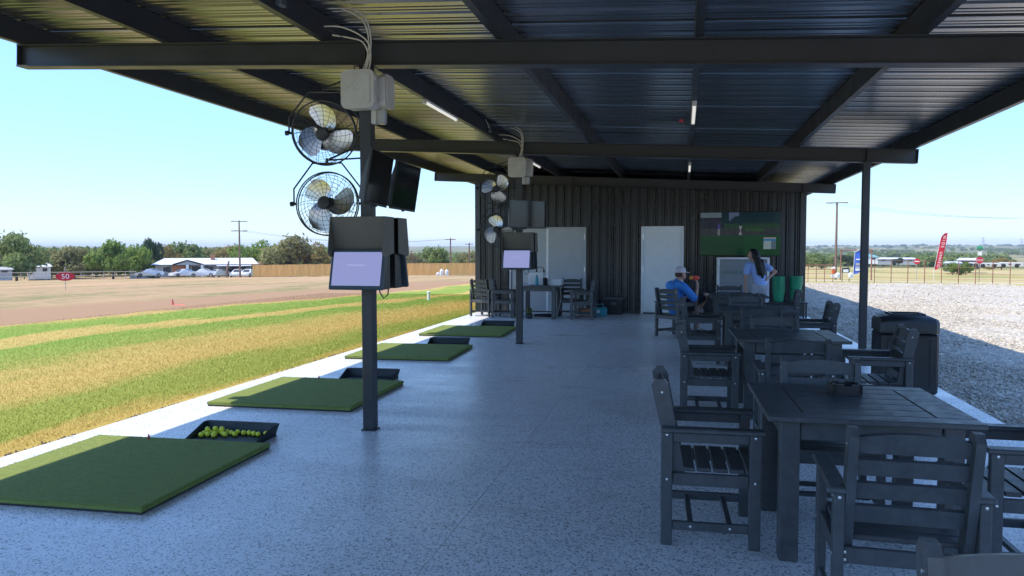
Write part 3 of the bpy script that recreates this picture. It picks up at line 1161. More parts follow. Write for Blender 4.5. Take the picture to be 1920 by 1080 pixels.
def purlin_box(y, label):
    x = -2.985
    t = thing('junction_box', label, 'junction box', (x + .035, y, zb(x) + .30))
    mb = MB()
    mb.box((.025, 0, 0), (.05, .085, .11), .005)
    mb.build('body', 'tvgrey', t)
    mb = MB()
    mb.tube([(.03, -.04, .0), (.05, -.14, -.01), (.05, -.2, .03), (.02, -.22, .105)], .006, 6)
    mb.build('cable', 'cable', t, True)
purlin_box(5.2, 'dark junction box on the purlin above the nearest post')
purlin_box(11.4, 'dark junction box on the purlin above the far post')

# ------------------------------------------------------------------ post equipment
def enclosure(name, label, loc, w_, h_, d_, logo):
    t = thing(name, label, 'electrical box', loc)
    def rbox(ww, hh, y0, y1, rr):
        pts = []
        for cx, cz, a0 in ((ww / 2 - rr, hh / 2 - rr, 0), (-ww / 2 + rr, hh / 2 - rr, 90), (-ww / 2 + rr, -hh / 2 + rr, 180), (ww / 2 - rr, -hh / 2 + rr, 270)):
            for k_ in range(5):
                a = R(a0 + 90 * k_ / 4)
                pts.append((cx + rr * math.cos(a), cz + rr * math.sin(a)))
        return pts
    mb = MB()
    mb.prism(rbox(w_, h_, 0, 0, .045), 'y', -d_ / 2 + .03, d_ / 2)
    mb.build('body', 'grey_plastic', t, True)
    mb = MB()
    mb.prism(rbox(w_ + .014, h_ + .014, 0, 0, .05), 'y', -d_ / 2, -d_ / 2 + .034)
    mb.prism(rbox(w_ - .05, h_ - .05, 0, 0, .03), 'y', -d_ / 2 - .008, -d_ / 2 + .002)
    lid = mb.build('lid', 'grey_plastic', t, True)
    if logo:
        mb = MB()
        for k_ in range(4):
            o_ = -.055 + k_ * .03
            pts = []
            for q in range(8):
                tt = q / 7
                pts.append((o_ + .035 * math.sin(tt * 3.0 - 1.4) + (-.012 if k_ == 0 else 0), -d_ / 2 - .0085, -.015 + .11 * tt * (1 if k_ not in (0, 3) else .8)))
            mb.tube(pts, .0045, 6)
        mb.build('embossed_mark', 'grey_plastic', lid, True)
        mb = MB()
        mb.box((-.01, -d_ / 2 - .009, -.078), (.15, .003, .035))
        mb.build('label_recess', 'grey_plastic', lid)
    mb = MB()
    for zz in (-h_ * .28, h_ * .28):
        mb.box((w_ / 2 + .008, -d_ / 2 + .03, zz), (.018, .03, .045), .004)
    tag(mb.build('latches', 'grey_plastic', t), None, kind='stuff')
    return t

def fan_parts(t):
    # fan faces local -Y, axis through the origin
    RG = .272
    mb = MB()
    for rr, yy in ((RG, -.02), (RG, .02)):
        mb.tube([(rr * math.cos(a), yy, rr * math.sin(a)) for a in np.linspace(0, 2 * math.pi, 40, endpoint=False)], .006, 5, True)
    for side in (-1, 1):
        for k_, rr in enumerate((.05, .085, .12, .155, .19, .222, .25)):
            yy = side * (.085 - .065 * (rr / RG) ** 2.2)
            mb.tube([(rr * math.cos(a), yy, rr * math.sin(a)) for a in np.linspace(0, 2 * math.pi, 30, endpoint=False)], .0017, 3, True)
        for k_ in range(20):
            a = 2 * math.pi * k_ / 20
            pts = []
            for rr in (.05, .12, .19, .245, RG):
                yy = side * (.087 - .065 * (rr / RG) ** 2.2)
                aa = a + .35 * (rr / RG)
                pts.append((rr * math.cos(aa), yy, rr * math.sin(aa)))
            mb.tube(pts, .0021, 3)
    mb.build('guard', 'black', t, True)
    mb = MB()
    mb.lathe([(.03, -.10), (.05, -.096), (.056, -.088), (.056, -.082)], 18, Matrix.Rotation(R(-90), 4, 'X') @ Matrix.Identity(4))
    mb.lathe([(.05, .03), (.062, .04), (.062, .12), (.045, .15), (.01, .155)], 18, Matrix.Rotation(R(-90), 4, 'X'))
    mb.lathe([(.045, -.045), (.05, -.03), (.05, .03), (.03, .034)], 18, Matrix.Rotation(R(-90), 4, 'X'))
    mb.build('motor', 'black', t, True)
    return RG
def blade_mesh():
    V, F = [], []
    NR, NW = 9, 6
    for i in range(NR):
        u = i / (NR - 1)
        rr = .045 + u * .195
        half = .055 + .05 * math.sin(u * 2.4) + .02 * u
        if u > .85:
            half *= 1 - (u - .85) * 2.2
        for j in range(NW):
            v = j / (NW - 1) * 2 - 1
            ang = (v * half) / max(rr, .08) + .55 * u
            V.append((rr * math.cos(ang), .026 * v + .014 * (1 - v * v), rr * math.sin(ang)))
    for i in range(NR - 1):
        for j in range(NW - 1):
            a = i * NW + j
            F.append((a, a + 1, a + NW + 1, a + NW))
    mb = MB()
    mb.add(V, F)
    n_ = len(V)
    mb.add([(x, y + .003, z) for x, y, z in V], [f[::-1] for f in F])
    return mb.mesh('blade', 'alum', True)
blm = blade_mesh()
def fan(label, loc, yaw, tilt, spin, arm_from, low):
    """loc: hub centre; yaw/tilt aim the head; arm_from: point on the post where the arm starts"""
    t = thing('wall_fan', label, 'fan', loc)
    head = Matrix.Rotation(yaw, 4, 'Z') @ Matrix.Rotation(tilt, 4, 'X')
    n0 = set(bpy.data.objects)
    RG = fan_parts(t)
    for k_ in range(3):
        b_ = link('blade', blm, t, (0, 0, 0), (0, spin + k_ * 2 * math.pi / 3, 0))
        b_.matrix_local = head @ Matrix.Rotation(spin + k_ * 2 * math.pi / 3, 4, 'Y')
    for nm in ('guard', 'motor'):
        for o in bpy.data.objects:
            if o.parent == t and o.name.startswith(nm):
                o.matrix_local = head
    # yoke
    cy, sy = math.cos(yaw), math.sin(yaw)
    top = Vector((0, 0, RG + .075))
    def yl(x, z):
        return (x * cy, x * sy, z)
    mb = MB()
    mb.tube([yl(-RG - .028, 0), yl(-RG - .028, .13), yl(-.13, RG + .075), yl(.13, RG + .075), yl(RG + .028, .13), yl(RG + .028, 0)], .0075, 6)
    mb.build('yoke', 'black', t, True)
    for s in (-1, 1):
        mb = MB()
        p = Vector(yl(s * (RG + .028), 0))
        dirv = Vector((cy, sy, 0)) * s
        mb.tube([p - dirv * .02, p + dirv * .006], .012, 8)
        mb.tube([p + dirv * .006, p + dirv * .032], .021, 8)
        mb.build('pivot_knob', 'black', t, True)
    a0 = Vector(arm_from) - Vector(loc)
    mb = MB()
    mb.tube([(0, 0, RG + .075), (0, 0, RG + .115)], .012, 8)
    mb.tube([(0, 0, RG + .10), (a0.x, a0.y, RG + .11)], .008, 6)
    mb.tube([(.02, 0, RG + .11), (a0.x, a0.y, RG + .22)], .008, 6)
    mb.build('mount_arm', 'black', t, True)
    mb = MB()
    mb.box((a0.x + .004, a0.y, RG + .165), (.008, .06, .19), .002)
    mb.build('mount_plate', 'black', t)
    mb = MB()
    mb.tube([(.03, .1, .0), (.16, .13, -.06), (.26, .08, .05), (a0.x - .006, a0.y + .02, .32), (a0.x - .006, a0.y + .01, .55)], .004, 5)
    mb.build('power_cord', 'black', t, True)
    return t

def television(label, loc, yaw, tilt, arm_to):
    """screen faces local -Y; yaw about Z, top tips towards the viewer by tilt"""
    t = thing('television', label, 'television', loc)
    H4 = Matrix.Rotation(yaw, 4, 'Z') @ Matrix.Rotation(tilt, 4, 'X')
    def put(o):
        o.matrix_local = H4
        return o
    W_, Hh = .735, .44
    mb = MB()
    mb.box((0, .008, 0), (W_, .016, Hh), .003)
    put(mb.build('bezel', 'black', t))
    mb = MB()
    mb.box((0, -.0015, .004), (W_ - .02, .003, Hh - .028), .0008)
    put(mb.build('screen', 'blackgloss', t))
    mb = MB()
    mb.prism([(.016, Hh / 2 - .03), (.03, Hh / 2 - .09), (.06, -.02), (.06, -Hh / 2 + .03), (.016, -Hh / 2 + .012)], 'x', -W_ / 2 + .02, W_ / 2 - .02)
    put(mb.build('back_cover', 'tvgrey', t))
    mb = MB()
    mb.box((0, .004, -Hh / 2 - .005), (.055, .014, .012), .003)
    put(mb.build('sensor', 'black', t))
    a = Vector(arm_to) - Vector(loc)
    c0 = H4 @ Vector((0, .062, 0))
    mb = MB()
    mb.box((0, .066, 0), (.14, .012, .14), .002, H4)
    mb.tube([tuple(c0), tuple((c0 + a) / 2 + Vector((0, 0, .01))), tuple(a)], .014, 8)
    mb.build('mount_arm', 'black', t, True)
    return t

SCR = pmat('kiosk_screen', (0.02, 0.02, 0.03), 0.15, emit=(0.25, 0.28, 0.54), es=0.52, var=0)
SCRT = pmat('kiosk_text', (0.02, 0.02, 0.03), 0.2, emit=(0.32, 0.35, 0.60), es=0.58, var=0)
def kiosk(label, loc, yaw, cable=False):
    """origin: post face at floor level; kiosk faces local -Y"""
    t = thing('touchscreen_kiosk', label, 'kiosk', loc, yaw, 'kiosks on the shelter posts')
    lean = R(14)
    Mx = Matrix.Translation((0, -.20, 1.385)) @ Matrix.Rotation(-lean, 4, 'X')
    mb = MB()
    mb.box((0, .0, 0), (.475, .035, .335), .006, Mx)
    mb.build('screen_bezel', 'kframe', t)
    mb = MB()
    mb.box((0, -.0185, .004), (.425, .003, .282), .0005, Mx)
    s = mb.build('screen', SCR, t)
    mb = MB()
    mb.box((-.01, -.0206, .035), (.15, .001, .008), 0, Mx)
    mb.build('text_line', SCRT, s)
    mb = MB()
    mb.prism([(-.165, 1.22), (-.005, 1.22), (-.005, 1.80), (-.135, 1.80), (-.115, 1.555)], 'x', -.205, .205)
    mb.build('housing', 'black', t)
    # visor: sloping panel with side cheeks
    mb = MB()
    P = [(-.235, -.195, 1.815), (.235, -.195, 1.815), (.235, -.125, 1.55), (-.235, -.125, 1.55)]
    P2 = [(x, y + .012, z) for x, y, z in P]
    mb.add(P + P2, [(0, 1, 2, 3), (7, 6, 5, 4), (0, 4, 5, 1), (2, 6, 7, 3)])
    mb.box((0, -.10, 1.818), (.47, .20, .008), .002)
    mb.build('visor', 'khaki', t)
    for sx in (-1, 1):
        mb = MB()
        mb.prism([(-.20, 1.822), (-.0, 1.822), (-.0, 1.52), (-.215, 1.49), (-.255, 1.52)], 'x', sx * .235, sx * .241)
        mb.build('visor_cheek', 'khaki', t)
    mb = MB()
    for zz in (1.30, 1.70):
        mb.box((0, .002, zz), (.12, .02, .06), .002)
    mb.build('post_bracket', 'black', t)
    if cable:
        mb = MB()
        mb.tube([(-.13, -.04, 1.24), (-.12, -.05, 1.16), (-.08, -.05, 1.13), (-.05, -.04, 1.18), (-.05, -.02, 1.235)], .006, 6)
        mb.build('cable', 'black', t, True)
        mb = MB()
        mb.ball((.2, .06, 1.40), (.05, .045, .055), 10, 8)
        mb.build('camera_dome', 'clear', t, True)
    return t

def conduit(name, label, paths, r_, mat, cat='cable'):
    t = thing(name, label, cat, (0, 0, 0))
    for p in paths:
        # smooth the path
        P = [Vector(q) for q in p]
        out = []
        for i in range(len(P) - 1):
            p0, p1, p2, p3 = P[max(0, i - 1)], P[i], P[i + 1], P[min(len(P) - 1, i + 2)]
            for s in range(6):
                u = s / 6
                out.append(0.5 * ((2 * p1) + (-p0 + p2) * u + (2 * p0 - 5 * p1 + 4 * p2 - p3) * u * u + (-p0 + 3 * p1 - 3 * p2 + p3) * u ** 3))
        out.append(P[-1])
        mb = MB()
        mb.tube(out, r_, 6)
        mb.build('strand', mat, t, True)
    return t

for (py, who, near) in ((6.05, 'nearest post', True), (12.15, 'far post', False)):
    px = -2.62
    face = py - .05
    enclosure('electrical_box', 'grey electrical box with moulded mark high on the %s' % who, (px + .0, face - .075, 2.865), .275, .30, .15, True)
    t = enclosure('electrical_box', 'grey electrical box turned sideways on the right of the %s' % who, (px + .13, py - .0, 2.87), .20, .26, .15, False)
    t.rotation_euler = (0, 0, R(90))
    ob = thing('outlet_cover', 'clear weatherproof outlet cover below the boxes of the %s' % who, 'outlet', (px + .115, py - .01, 2.665))
    mb = MB()
    mb.box((-.04, 0, .0), (.05, .07, .12), .006)
    mb.build('box', 'grey_plastic', ob)
    mb = MB()
    mb.box((.022, 0, .0), (.07, .075, .125), .012)
    mb.build('cover', 'clear', ob)
    zt = zb(px) + .205
    conduit('cable_bundle', 'grey cables rising over the beam from the box on the %s' % who,
            [[(px + .0, face - .06, 3.01), (px + .05, face - .05, 3.14), (px + .07, face - .07, 3.30), (px + .05, face - .16, 3.42), (px - .06, face - .30, 3.47)],
             [(px + .03, face - .06, 3.01), (px + .07, face - .05, 3.15), (px + .09, face - .07, 3.30), (px + .07, face - .14, 3.44), (px - .0, face - .26, 3.485)],
             [(px + .06, face - .06, 3.01), (px + .08, face - .05, 3.16), (px + .05, face - .09, 3.28), (px - .12, face - .14, 3.37), (px - .29, face - .14, 3.39)],
             [(px + .02, face - .06, 3.01), (px + .06, face - .05, 3.14), (px + .02, face - .07, 3.26), (px - .10, face - .09, 3.30), (px - .24, face - .09, 3.33)]],
            .0065, 'cable')
    conduit('black_cable', 'thin black cable hanging over the beam beside the %s' % who,
            [[(px - .06, face - .06, 3.01), (px - .07, face - .06, 3.10), (px - .12, face - .08, 3.28), (px - .26, face - .16, 3.36)]], .004, 'black')
    fan('upper fan on the %s, its head tipped down' % who, (-3.005, py - .02, 2.545), R(14), R(15) if near else R(8), .9 if near else 1.7, (px - .055, py, 0), False)
    fan('lower fan on the %s with a six-sided yoke' % who, (-2.995, py + .0, 1.945 if near else 1.87), R(6), R(-4), .25 if near else .75, (px - .055, py, 0), True)
    kiosk('touchscreen kiosk with lit lavender screen on the front of the %s' % who, (px + .01, face - .002, 0), 0)
    kiosk('black kiosk seen from behind on the back of the %s' % who, (px + .01, py + .052, 0), math.pi, True)
# screens on the nearest post face the tables; on the far post one faces the camera
television('near one of the two televisions on the nearest post, side on', (-2.475, 5.965, 2.135), R(98.6), R(9), (-2.57, 6.05, 2.15))
television('second television on the nearest post, further from the camera', (-2.55, 6.785, 2.135), R(92.7), R(9), (-2.57, 6.08, 2.12))
television('television with a grey reflection turned to the camera on the far post', (-2.43, 11.88, 2.11), R(52), R(0.5), (-2.57, 12.14, 2.12))
television('television seen from behind on the back of the far post', (-2.61, 12.55, 2.115), R(180), R(6), (-2.62, 12.2, 2.12))
# ------------------------------------------------------------------ hitting mats
def turf_mat():
    M = bpy.data.materials.new('mat_turf')
    M.use_nodes = True
    n, L = M.node_tree.nodes, M.node_tree.links
    b = n["Principled BSDF"]
    b.inputs["Roughness"].default_value = 0.85
    b.inputs["Specular IOR Level"].default_value = 0.25
    tc = n.new("ShaderNodeTexCoord")
    P = tc.outputs["Object"]
    f = noise(n, L, P, 160, 3, .8)
    g2 = noise(n, L, P, 5, 5, .6)
    col = ramp(n, L, f, [(0.3, (0.13, 0.18, 0.050)), (0.55, (0.26, 0.32, 0.080)), (0.75, (0.36, 0.43, 0.14))])
    col = mixc(n, L, nmath(n, L, 'MULTIPLY', g2, 0.35), col, (0.20, 0.25, 0.075))
    mp = n.new("ShaderNodeMapping")
    mp.inputs["Scale"].default_value = (2.5, 14, 1)
    mp.inputs["Rotation"].default_value = (0, 0, .12)
    L.new(P, mp.inputs[0])
    wv = noise(n, L, mp.outputs[0], 3.0, 5, .6)
    col = mixc(n, L, nmath(n, L, 'MULTIPLY', nmath(n, L, 'SUBTRACT', wv, 0.5, True), 1.8, True), col, (0.10, 0.15, 0.05))
    L.new(col, b.inputs["Base Color"])
    bp = n.new("ShaderNodeBump")
    bp.inputs["Strength"].default_value = 0.8
    bp.inputs["Distance"].default_value = 0.006
    L.new(f, bp.inputs["Height"])
    L.new(bp.outputs[0], b.inputs["Normal"])
    return M
MT['turf'] = turf_mat()
MS = 1.515
mb = MB()
mb.box((0, 0, .007), (MS - .01, MS - .01, .014), .002)
m_base = mb.mesh('rubber_base', 'black')
mb = MB()
h = MS / 2
prof = [(h - .004, .0142), (h, .022), (h, .034), (h - .006, .042), (h - .016, .046)]
vs, fs = [], []
for hh, z in prof:
    vs += [(-hh, -hh, z), (hh, -hh, z), (hh, hh, z), (-hh, hh, z)]
for i in range(len(prof) - 1):
    for j in range(4):
        fs.append((i * 4 + j, i * 4 + (j + 1) % 4, i * 4 + 4 + (j + 1) % 4, i * 4 + 4 + j))
fs += [(3, 2, 1, 0), tuple(range(len(prof) * 4 - 4, len(prof) * 4))]
mb.add(vs, fs)
m_turf = mb.mesh('turf', 'turf')
g = np.random.default_rng(3)
N = 30000
x = g.uniform(-h + .004, h - .004, N)
y = g.uniform(-h + .004, h - .004, N)
nedge = 9000
e = g.integers(0, 4, nedge)
tt = g.uniform(-h, h, nedge)
x[:nedge] = np.where(e == 0, tt, np.where(e == 1, tt, np.where(e == 2, -h + .003, h - .003)))
y[:nedge] = np.where(e == 0, -h + .003, np.where(e == 1, h - .003, tt))
z = np.full(N, .0455)
z[:nedge] = g.uniform(.025, .043, nedge)
a = g.uniform(0, 6.28, N)
hh = g.uniform(.001, .0045, N)
ln = g.uniform(.002, .006, N)
la = g.normal(0.6, .9, N)
ww = .0018
V = np.empty((N, 3, 3), np.float32)
V[:, 0] = np.stack([x - ww * np.cos(a), y - ww * np.sin(a), z], -1)
V[:, 1] = np.stack([x + ww * np.cos(a), y + ww * np.sin(a), z], -1)
out = np.zeros((N, 2))
out[:nedge, 0] = np.where(e == 2, -1, np.where(e == 3, 1, 0)) * .006
out[:nedge, 1] = np.where(e == 0, -1, np.where(e == 1, 1, 0)) * .006
V[:, 2] = np.stack([x + ln * np.cos(la) + out[:, 0], y + ln * np.sin(la) + out[:, 1], z + hh], -1)
m_pile = arr_mesh('turf_pile', V.reshape(-1, 3), np.arange(3 * N).reshape(N, 3), 'turf')
mb = MB()
mb.lathe([(.008, .0), (.007, .03), (.0045, .034), (.006, .04)], 8)
m_tee = mb.mesh('rubber_tee', 'red', True)
mats = [((-3.858, 4.505), .036, 'closest to the camera, beside the tray of yellow balls', (-.28, .68)),
        ((-3.86, 7.385), .022, 'second from the camera, partly behind the nearest post', (-.26, .66)),
        ((-3.955, 10.70), .045, 'third from the camera', None),
        ((-3.89, 13.64), .03, 'farthest from the camera, beside the far post', None)]
for (mx_, my_), a, wh, tee in mats:
    t = thing('hitting_mat', 'green turf hitting mat ' + wh, 'golf mat', (mx_, my_, .001), a, 'hitting mats along the slab')
    link('rubber_base', m_base, t)
    k_ = link('turf', m_turf, t)
    p_ = link('turf_pile', m_pile, k_)
    p_['kind'] = 'stuff'
    if tee:
        o = link('golf_tee', m_tee, None, (mx_ + tee[0], my_ + tee[1], .0465))
        tag(o, 'thin red rubber tee standing in the mat ' + ('closest to the camera' if my_ < 5 else 'second from the camera'), 'tee', 'rubber tees')
# ------------------------------------------------------------------ ball trays
def tray_mesh():
    W_, D, Hb, Hf, T = .65, .34, .105, .028, .012
    mb = MB()
    mb.box((0, 0, .006), (W_ - .02, D - .02, .012))
    # back wall (sloping out), side walls (triangular falling to the front)
    mb.prism([(D / 2 - .03, .004), (D / 2 - .018, .004), (D / 2 + .01, Hb), (D / 2 - .006, Hb)], 'x', -W_ / 2 + .012, W_ / 2 - .012)
    for s in (-1, 1):
        pts = [(-D / 2, .002), (D / 2 - .02, .002), (D / 2 + .008, Hb + .001), (D / 2 - .05, Hb + .001), (-D / 2, Hf)]
        Mx = Matrix.Translation((s * (W_ / 2 - .022), 0, 0)) @ Matrix.Rotation(s * R(14), 4, 'Y')
        mb.prism(pts, 'x', -.005, .005, Mx)
    mb.box((0, -D / 2 + .006, .014), (W_ - .03, .012, .024), .002)
    return mb.mesh('ball_tray', 'tray')
trm = tray_mesh()
trays = [(-3.605, 5.50, .036, 'black ball tray filled with yellow balls behind the nearest mat'), (-3.66, 8.42, .06, 'empty black ball tray behind the second mat, half hidden by the nearest post'),
         (-3.71, 11.72, .08, 'empty black ball tray behind the third mat'), (-3.63, 14.74, .06, 'empty black ball tray behind the farthest mat, next to the far post')]
for x, y, a, lb in trays:
    tag(link('ball_tray', trm, None, (x, y, .0), (0, 0, a)), lb, 'ball tray', 'ball trays behind the mats')
mb = MB()
mb.ball((0, 0, 0), .0214, 16, 12)
ballm = mb.mesh('golf_ball', 'ball', True)
br = random.Random(5)
row = [(-3.853, 5.45), (-3.86, 5.50), (-3.862, 5.56), (-3.81, 5.475), (-3.815, 5.53), (-3.80, 5.59), (-3.765, 5.51), (-3.745, 5.462), (-3.752, 5.565), (-3.705, 5.53), (-3.70, 5.585), (-3.665, 5.50),
       (-3.645, 5.56), (-3.61, 5.598), (-3.595, 5.53), (-3.548, 5.585), (-3.50, 5.59), (-3.452, 5.58), (-3.40, 5.565), (-3.352, 5.60)]
for x, y in row:
    o = link('golf_ball', ballm, None, (x, y, .0128 + .0214), (br.uniform(0, 6), br.uniform(0, 6), 0))
    tag(o, 'yellow range ball lying in the tray behind the nearest mat', 'golf ball', 'yellow balls in the nearest tray')
for x, y in ((-3.835, 5.512), (-3.785, 5.545), (-3.725, 5.548)):
    o = link('golf_ball', ballm, None, (x, y, .066), (1, 2, 0))
    tag(o, 'yellow range ball resting on top of the others in the nearest tray', 'golf ball', 'yellow balls on the pile')

# ------------------------------------------------------------------ chairs
def sh(name, fn, mat='lumber', smooth=False):
    mb = MB()
    fn(mb)
    return mb.mesh(name, mat, smooth)
C = .0035
LX, FY, RY = .255, .222, -.222
cm = {}
cm['leg_f'] = sh('leg', lambda m: m.box((0, 0, .30), (.040, .058, .60), C))
cm['leg_r'] = sh('leg', lambda m: m.box((0, 0, .30), (.040, .058, .60), C))
cm['arm'] = sh('armrest', lambda m: m.box((0, .008, .612), (.074, .525, .024), .006))
cm['armrail'] = sh('arm_rail', lambda m: m.box((0, 0, .572), (.022, .384, .05), C))
def stile(m):
    y0, z0, y1, z1, w_ = -.150, .325, -.262, .858, .043
    m.prism([(y0 - w_, z0), (y0 + w_ * .7, z0), (y1 + w_, z1 - .012), (y1 + w_ * .55, z1 + .012), (y1 - w_ * .45, z1 + .012), (y1 - w_, z1 - .02)], 'x', -.0175, .0175)
cm['stile'] = sh('back_post', stile)
def back_y(z):
    return -.150 + (-.262 + .150) * (z - .325) / (.858 - .325)
TL = math.atan2(.112, .533)
def slat(z0, z1, arch=0):
    def fn(m):
        n_ = 12
        lo, hi = [], []
        W_ = .1975
        for i in range(n_ + 1):
            u = -1 + 2 * i / n_
            lo.append((u * W_, z0))
            hi.append((u * W_, z1 + arch * (1 - u * u)))
        poly = lo + hi[::-1]
        zc = (z0 + z1) / 2
        Mx = Matrix.Translation((0, back_y(zc), zc)) @ Matrix.Rotation(TL, 4, 'X') @ Matrix.Translation((0, 0, -zc))
        m.prism(poly, 'y', -.011, .011, Mx)
    return fn
cm['slats'] = [sh('back_slat', slat(.768, .832, .022)), sh('back_slat', slat(.676, .742)), sh('back_slat', slat(.580, .646)), sh('back_slat', slat(.478, .550))]
cm['seat'] = sh('seat_slat', lambda m: m.box((0, 0, .398), (.468, .074, .022), .004))
cm['side'] = sh('side_rail', lambda m: m.box((0, 0, .352), (.024, .384, .066), C))
cm['cross'] = sh('apron', lambda m: m.box((0, 0, .352), (.468, .024, .066), C))
cm['str'] = sh('stretcher', lambda m: m.box((0, 0, .105), (.026, .384, .046), C))
cm['bar'] = sh('cross_bar', lambda m: m.box((0, 0, .105), (.46, .032, .026), C))
def bolts(m):
    for sx in (-1, 1):
        for y_, z_ in ((FY, .585), (RY, .585), (FY, .352), (RY, .352), (-.1, .105), (.1, .105)):
            xx = sx * (LX + .0205) if abs(y_) > .15 else sx * (LX + .0135)
            m.lathe([(.0065, 0), (.0065, .0025), (.002, .004)], 8, Matrix.Translation((xx, y_, z_)) @ Matrix.Rotation(sx * R(90), 4, 'Y'))
        for z_ in (.585, .335, .365):
            m.lathe([(.0065, 0), (.0065, .0025), (.002, .004)], 8, Matrix.Translation((sx * (.23 if z_ < .4 else LX), RY - (.0125 if z_ < .4 else .0292), z_)) @ Matrix.Rotation(R(90), 4, 'X'))
        m.lathe([(.006, 0), (.006, .0025), (.002, .004)], 8, Matrix.Translation((sx * .2325, back_y(.80), .80)) @ Matrix.Rotation(sx * R(90), 4, 'Y'))
cm['bolts'] = sh('bolts', bolts, 'bolt', True)
GC = {'t': 'dark slatted armchairs around the patio tables', 'b': 'dark slatted armchairs by the grey double door'}
def chair(label, x, y, rz, grp='t'):
    t = thing('patio_chair', label, 'chair', (x, y, 0), rz, GC[grp])
    for sx in (-1, 1):
        link('leg', cm['leg_f'], t, (sx * LX, FY, 0))
        link('leg', cm['leg_r'], t, (sx * LX, RY, 0))
        link('armrest', cm['arm'], t, (sx * (LX + .0), 0, 0))
        link('arm_rail', cm['armrail'], t, (sx * (LX + .0), 0, 0))
        link('back_post', cm['stile'], t, (sx * .215, 0, 0))
        link('side_rail', cm['side'], t, (sx * (LX - .002), 0, 0))
        link('stretcher', cm['str'], t, (sx * LX, 0, 0))
    for m_ in cm['slats']:
        link('back_slat', m_, t)
    for k_ in range(5):
        link('seat_slat', cm['seat'], t, (0, -.115 + k_ * .084, 0))
    for yy in (RY, FY):
        link('apron', cm['cross'], t, (0, yy, 0))
    for yy in (-.1, .1):
        link('cross_bar', cm['bar'], t, (0, yy, 0))
    b_ = link('bolts', cm['bolts'], t)
    b_['kind'] = 'stuff'
    return t
E_, W_, N_, S_ = R(-90), R(90), 0.0, R(180)     # facing +x, -x, +y, -y
TB = [('the nearest table', .885, 4.33), ('the second table', .955, 7.58), ('the third table', .965, 10.80), ('the farthest table', .945, 13.92)]
chair('chair on the left of the nearest table, facing right', .14, 4.27, E_ + .03)
chair('chair in front of the nearest table, its back to the camera', .865, 3.36, N_ - .03)
chair('chair on the far side of the nearest table, facing the camera', .845, 4.80, S_ + .0)
chair('chair on the right of the nearest table, cut by the picture edge', 1.66, 4.17, W_)
chair('closest chair of all, only its back top showing in the lower right corner', .79, 1.66, S_ + .02)
chair('chair on the left of the second table, facing right', .235, 7.26, E_ + .02)
chair('chair in front of the second table, its back to the camera', .86, 6.36, N_)
chair('chair on the far side of the second table, facing the camera', .915, 7.86, S_)
chair('chair on the right of the second table, in front of the litter bin', 1.66, 7.24, W_ - .02)
chair('chair on the left of the third table', .25, 10.78, E_)
chair('chair in front of the third table, its back to the camera', .905, 9.55, N_)
chair('chair on the far side of the third table, facing the camera', .93, 11.36, S_ + .1)
chair('chair on the right of the third table, beside the slim right post', 1.63, 10.43, W_ + .03)
chair('chair in front of the farthest table, its back to the camera', .925, 12.65, N_)
chair('chair on the far side of the farthest table, in front of the ball machine', .855, 14.66, S_)
chair('chair on the right of the farthest table, below the green buckets', 1.63, 13.50, W_ - .05)
MANC = (-.12, 13.75)
chair('chair the man in the white cap is sitting in', MANC[0], MANC[1], R(-42))
chair('chair by the corner of the black building, farthest left', -4.50, 17.10, R(-20), 'b')
chair('chair with its side to the camera just left of the far post', -4.02, 16.93, R(-85), 'b')
chair('chair behind the cluttered table, backed against the grey double door', -2.55, 17.42, R(178), 'b')
chair('chair on the right of the cluttered table, facing left', -2.17, 16.83, R(88), 'b')

# ------------------------------------------------------------------ tables
TS = .97
def plank(sx, sy):
    return sh('plank', lambda m: m.box((0, 0, 0), (sx, sy, .027), .004))
tm = dict(long=plank(TS, .118), end=plank(.178, TS - .244), mid=plank(TS - .364, (TS - .244 - .016) / 5),
          leg=sh('leg', lambda m: m.box((0, 0, .356), (.092, .092, .710), .005)),
          ap=sh('apron', lambda m: m.box((0, 0, .660), (TS - .33, .026, .095), .003)))
def table(label, x, y, rz=0, grp='square dark patio tables'):
    t = thing('patio_table', label, 'table', (x, y, 0), rz, grp)
    for s in (-1, 1):
        link('plank', tm['long'], t, (0, s * (TS / 2 - .059), .7265))
        link('plank', tm['end'], t, (s * (TS / 2 - .089), 0, .7265))
        for q in (-1, 1):
            link('leg', tm['leg'], t, (s * (TS / 2 - .115), q * (TS / 2 - .115), 0))
        link('apron', tm['ap'], t, (0, s * (TS / 2 - .095), 0))
        link('apron', tm['ap'], t, (s * (TS / 2 - .095), 0, 0), (0, 0, R(90)))
    wm = (TS - .244 - .016) / 5
    for k_ in range(5):
        link('plank', tm['mid'], t, (0, (k_ - 2) * (wm + .004), .7265))
    return t
for (nm, x, y), a in zip(TB, (.02, .03, 0, 0)):
    table({'the nearest table': 'nearest square dark table, with the black ashtray on it', 'the second table': 'second dark table from the camera, bare topped',
           'the third table': 'third dark table from the camera, between slatted chairs', 'the farthest table': 'farthest dark table of the row, beside the seated man'}[nm], x, y, a)
TX, TY = -3.17, 16.98
table('cluttered dark table in front of the grey double door', TX, TY, 0)
# ashtray
t = thing('ashtray', 'square black ashtray on the nearest table', 'ashtray', (.89, 4.53, .7405), .05)
mb = MB()
mb.box((0, 0, .006), (.15, .15, .012), .002)
mb.build('base', 'black', t)
for k_ in range(4):
    mb = MB()
    mb.prism([(-.075, .012), (.075, .012), (.075, .062), (.022, .062), (.012, .05), (-.012, .05), (-.022, .062), (-.075, .062)], 'y', -.075, -.060, Matrix.Rotation(k_ * math.pi / 2, 4, 'Z'))
    mb.build('rim', 'black', t)

